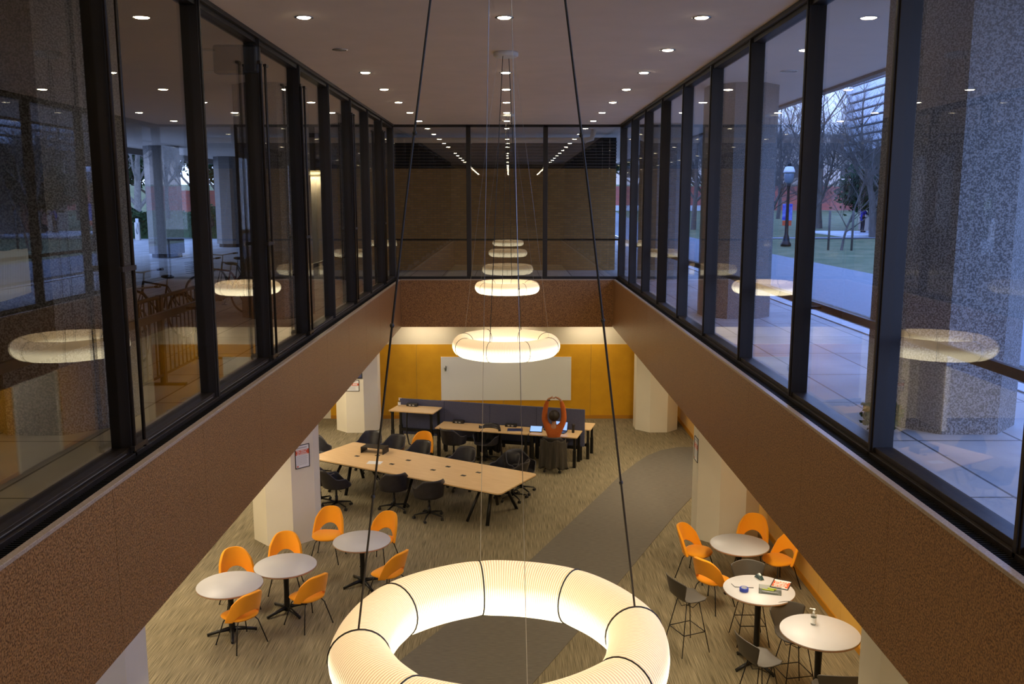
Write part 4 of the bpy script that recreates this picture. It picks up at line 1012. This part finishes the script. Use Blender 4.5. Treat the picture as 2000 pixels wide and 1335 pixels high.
# lamp post with banner
lp = thing('street_lamp', 'black cast iron street lamp with blue banner on the lawn', 'street lamp', (12.9, 41.5, ZG))
MB().lathe([(.24, 0), (.24, .12), (.17, .2), (.13, .45), (.09, .55), (.075, 1.2), (.06, 2.6), (.09, 2.75), (.10, 2.85)], 16).build('post', 'black', lp)
MB().lathe([(.10, 2.85), (.19, 2.95), (.22, 3.25), (.20, 3.38)], 16).build('lamp_globe', 'lampglass', lp)
MB().lathe([(.27, 3.36), (.25, 3.44), (.18, 3.62), (.0001, 3.66)], 16).build('lamp_shade', 'snow', lp); MB().lathe([(.10, 3.64), (.08, 3.78), (.03, 3.85), (.0001, 3.95)], 12).build('finial', 'black', lp)
MB().box(-.02, .02, -.22, .22, 1.2, 1.95).build('banner', 'banner', lp).rotation_euler = (0, 0, R(75)); MB().box(-.02, .02, -.20, .20, .95, 1.18).build('flag', 'red', lp).rotation_euler = (0, 0, R(75))
for k, x in enumerate((13.7, 14.7)):
    tag(MB().tube([(0, 0, 0), (0, 0, 1.7)], .05, 8).build('tree_stake', 'bark'), '%s wooden stake beside the leaning young tree' % ['left', 'right'][k], 'stake').location = (x, 38.2, ZG - .03)
o = thing('duffel_bag', 'black bag on the ground beside the person in blue', 'bag', (23.2, 56.4, ZG + .12)); MB().ellipsoid((0, 0, .28), .55, .3, .30, 16, 8).build('bag_body', 'blackp', o); MB().tube([(-.2, 0, .5), (-.1, 0, .68), (.1, 0, .68), (.2, 0, .5)], .02, 6).build('handle', 'blackp', o)
# rods, speaker, paper on the glazing
rd = thing('hooked_rod_pair', '', 'rod')
for s in (-1, 1):
    MB().tube([(0, s * .10, 0), (0, s * .10, 3.62), (0, s * .12, 3.66)], .016, 8).box(-.02, .02, min(s * .085, s * .19), max(s * .085, s * .19), 3.63, 3.66).build('rod', 'bronze2', rd)
for z in (.02, 1.45): MB().box(-.015, .015, -.13, .13, z, z + .04).build('bracket', 'bronze2', rd)
RDp = Proto(rd)
for i, y in enumerate((ML[7], ML[5], ML[4], ML[2], ML[0])): RDp.put((-2.955, y, ZG + .06), 0, 'pair of slim bronze rods on the left mullion %s' % ['nearest the camera', 'under the black speaker box', 'just beyond the speaker box', 'two bays before the last pair', 'next to the far corner'][i])
sp = thing('speaker_box', 'rounded black speaker box high on a left mullion', 'speaker', (-3.27, ML[5] + .02, 7.62))
MB().bbox(-.28, .28, -.08, .08, 0, .34, .05).build('cabinet', 'blackp', sp, bevel=.03); MB().box(-.03, .10, -.04, .04, .12, .22).build('bracket', 'black', sp)
pp = thing('taped_paper', 'torn pale paper sheet taped on the left glass near the left edge', 'paper', (-3.08, 5.58, 5.46))
rnd = random.Random(4); top = [(.28 - .07 * k, .325 + rnd.uniform(-.012, .012)) for k in range(9)]
MB().add([(-.004, y, z) for y, z in top + [(-.28, .0), (.0, .01), (.28, .03)]] + [(-.006, y, z) for y, z in top + [(-.28, .0), (.0, .01), (.28, .03)]], [tuple(range(12)), tuple(range(23, 11, -1))]).build('sheet', 'drab', pp).location = (-.012, 0, 0)

# ------------------------------------------------------------------ sky
W = bpy.data.worlds.new('dusk'); SC.world = W; W.use_nodes = True; nt = W.node_tree; N = nt.nodes; L = nt.links
bg = N['Background']; tc = N.new('ShaderNodeTexCoord'); sp_ = N.new('ShaderNodeSeparateXYZ'); cr = N.new('ShaderNodeValToRGB')
L.new(tc.outputs['Generated'], sp_.inputs[0]); L.new(sp_.outputs[2], cr.inputs[0])
cr.color_ramp.elements[0].position = 0; cr.color_ramp.elements[0].color = (.42, .57, 1.0, 1); cr.color_ramp.elements[1].position = .6; cr.color_ramp.elements[1].color = (.20, .36, .95, 1)
L.new(cr.outputs[0], bg.inputs[0]); bg.inputs[1].default_value = SKY

# ------------------------------------------------------------------ camera
cd = bpy.data.cameras.new('camera'); cam = bpy.data.objects.new('camera', cd); COL.objects.link(cam)
cam.location = (.05, 0, 6.08); cam.rotation_euler = (R(90 - 8.95), 0, -math.atan(6 / 1740)); cd.lens = 36 * 1740 / 2000; cd.clip_end = 500; cd.clip_start = .05
SC.camera = cam
SC.view_settings.view_transform = 'Standard'; SC.view_settings.look = 'None'; SC.view_settings.gamma = 1; SC.view_settings.exposure = EXPO
SC.render.film_transparent = False
SC.cycles.max_bounces = 10; SC.cycles.transparent_max_bounces = 24; SC.cycles.glossy_bounces = 6; SC.cycles.sample_clamp_indirect = 4
SC.cycles.use_denoising = True
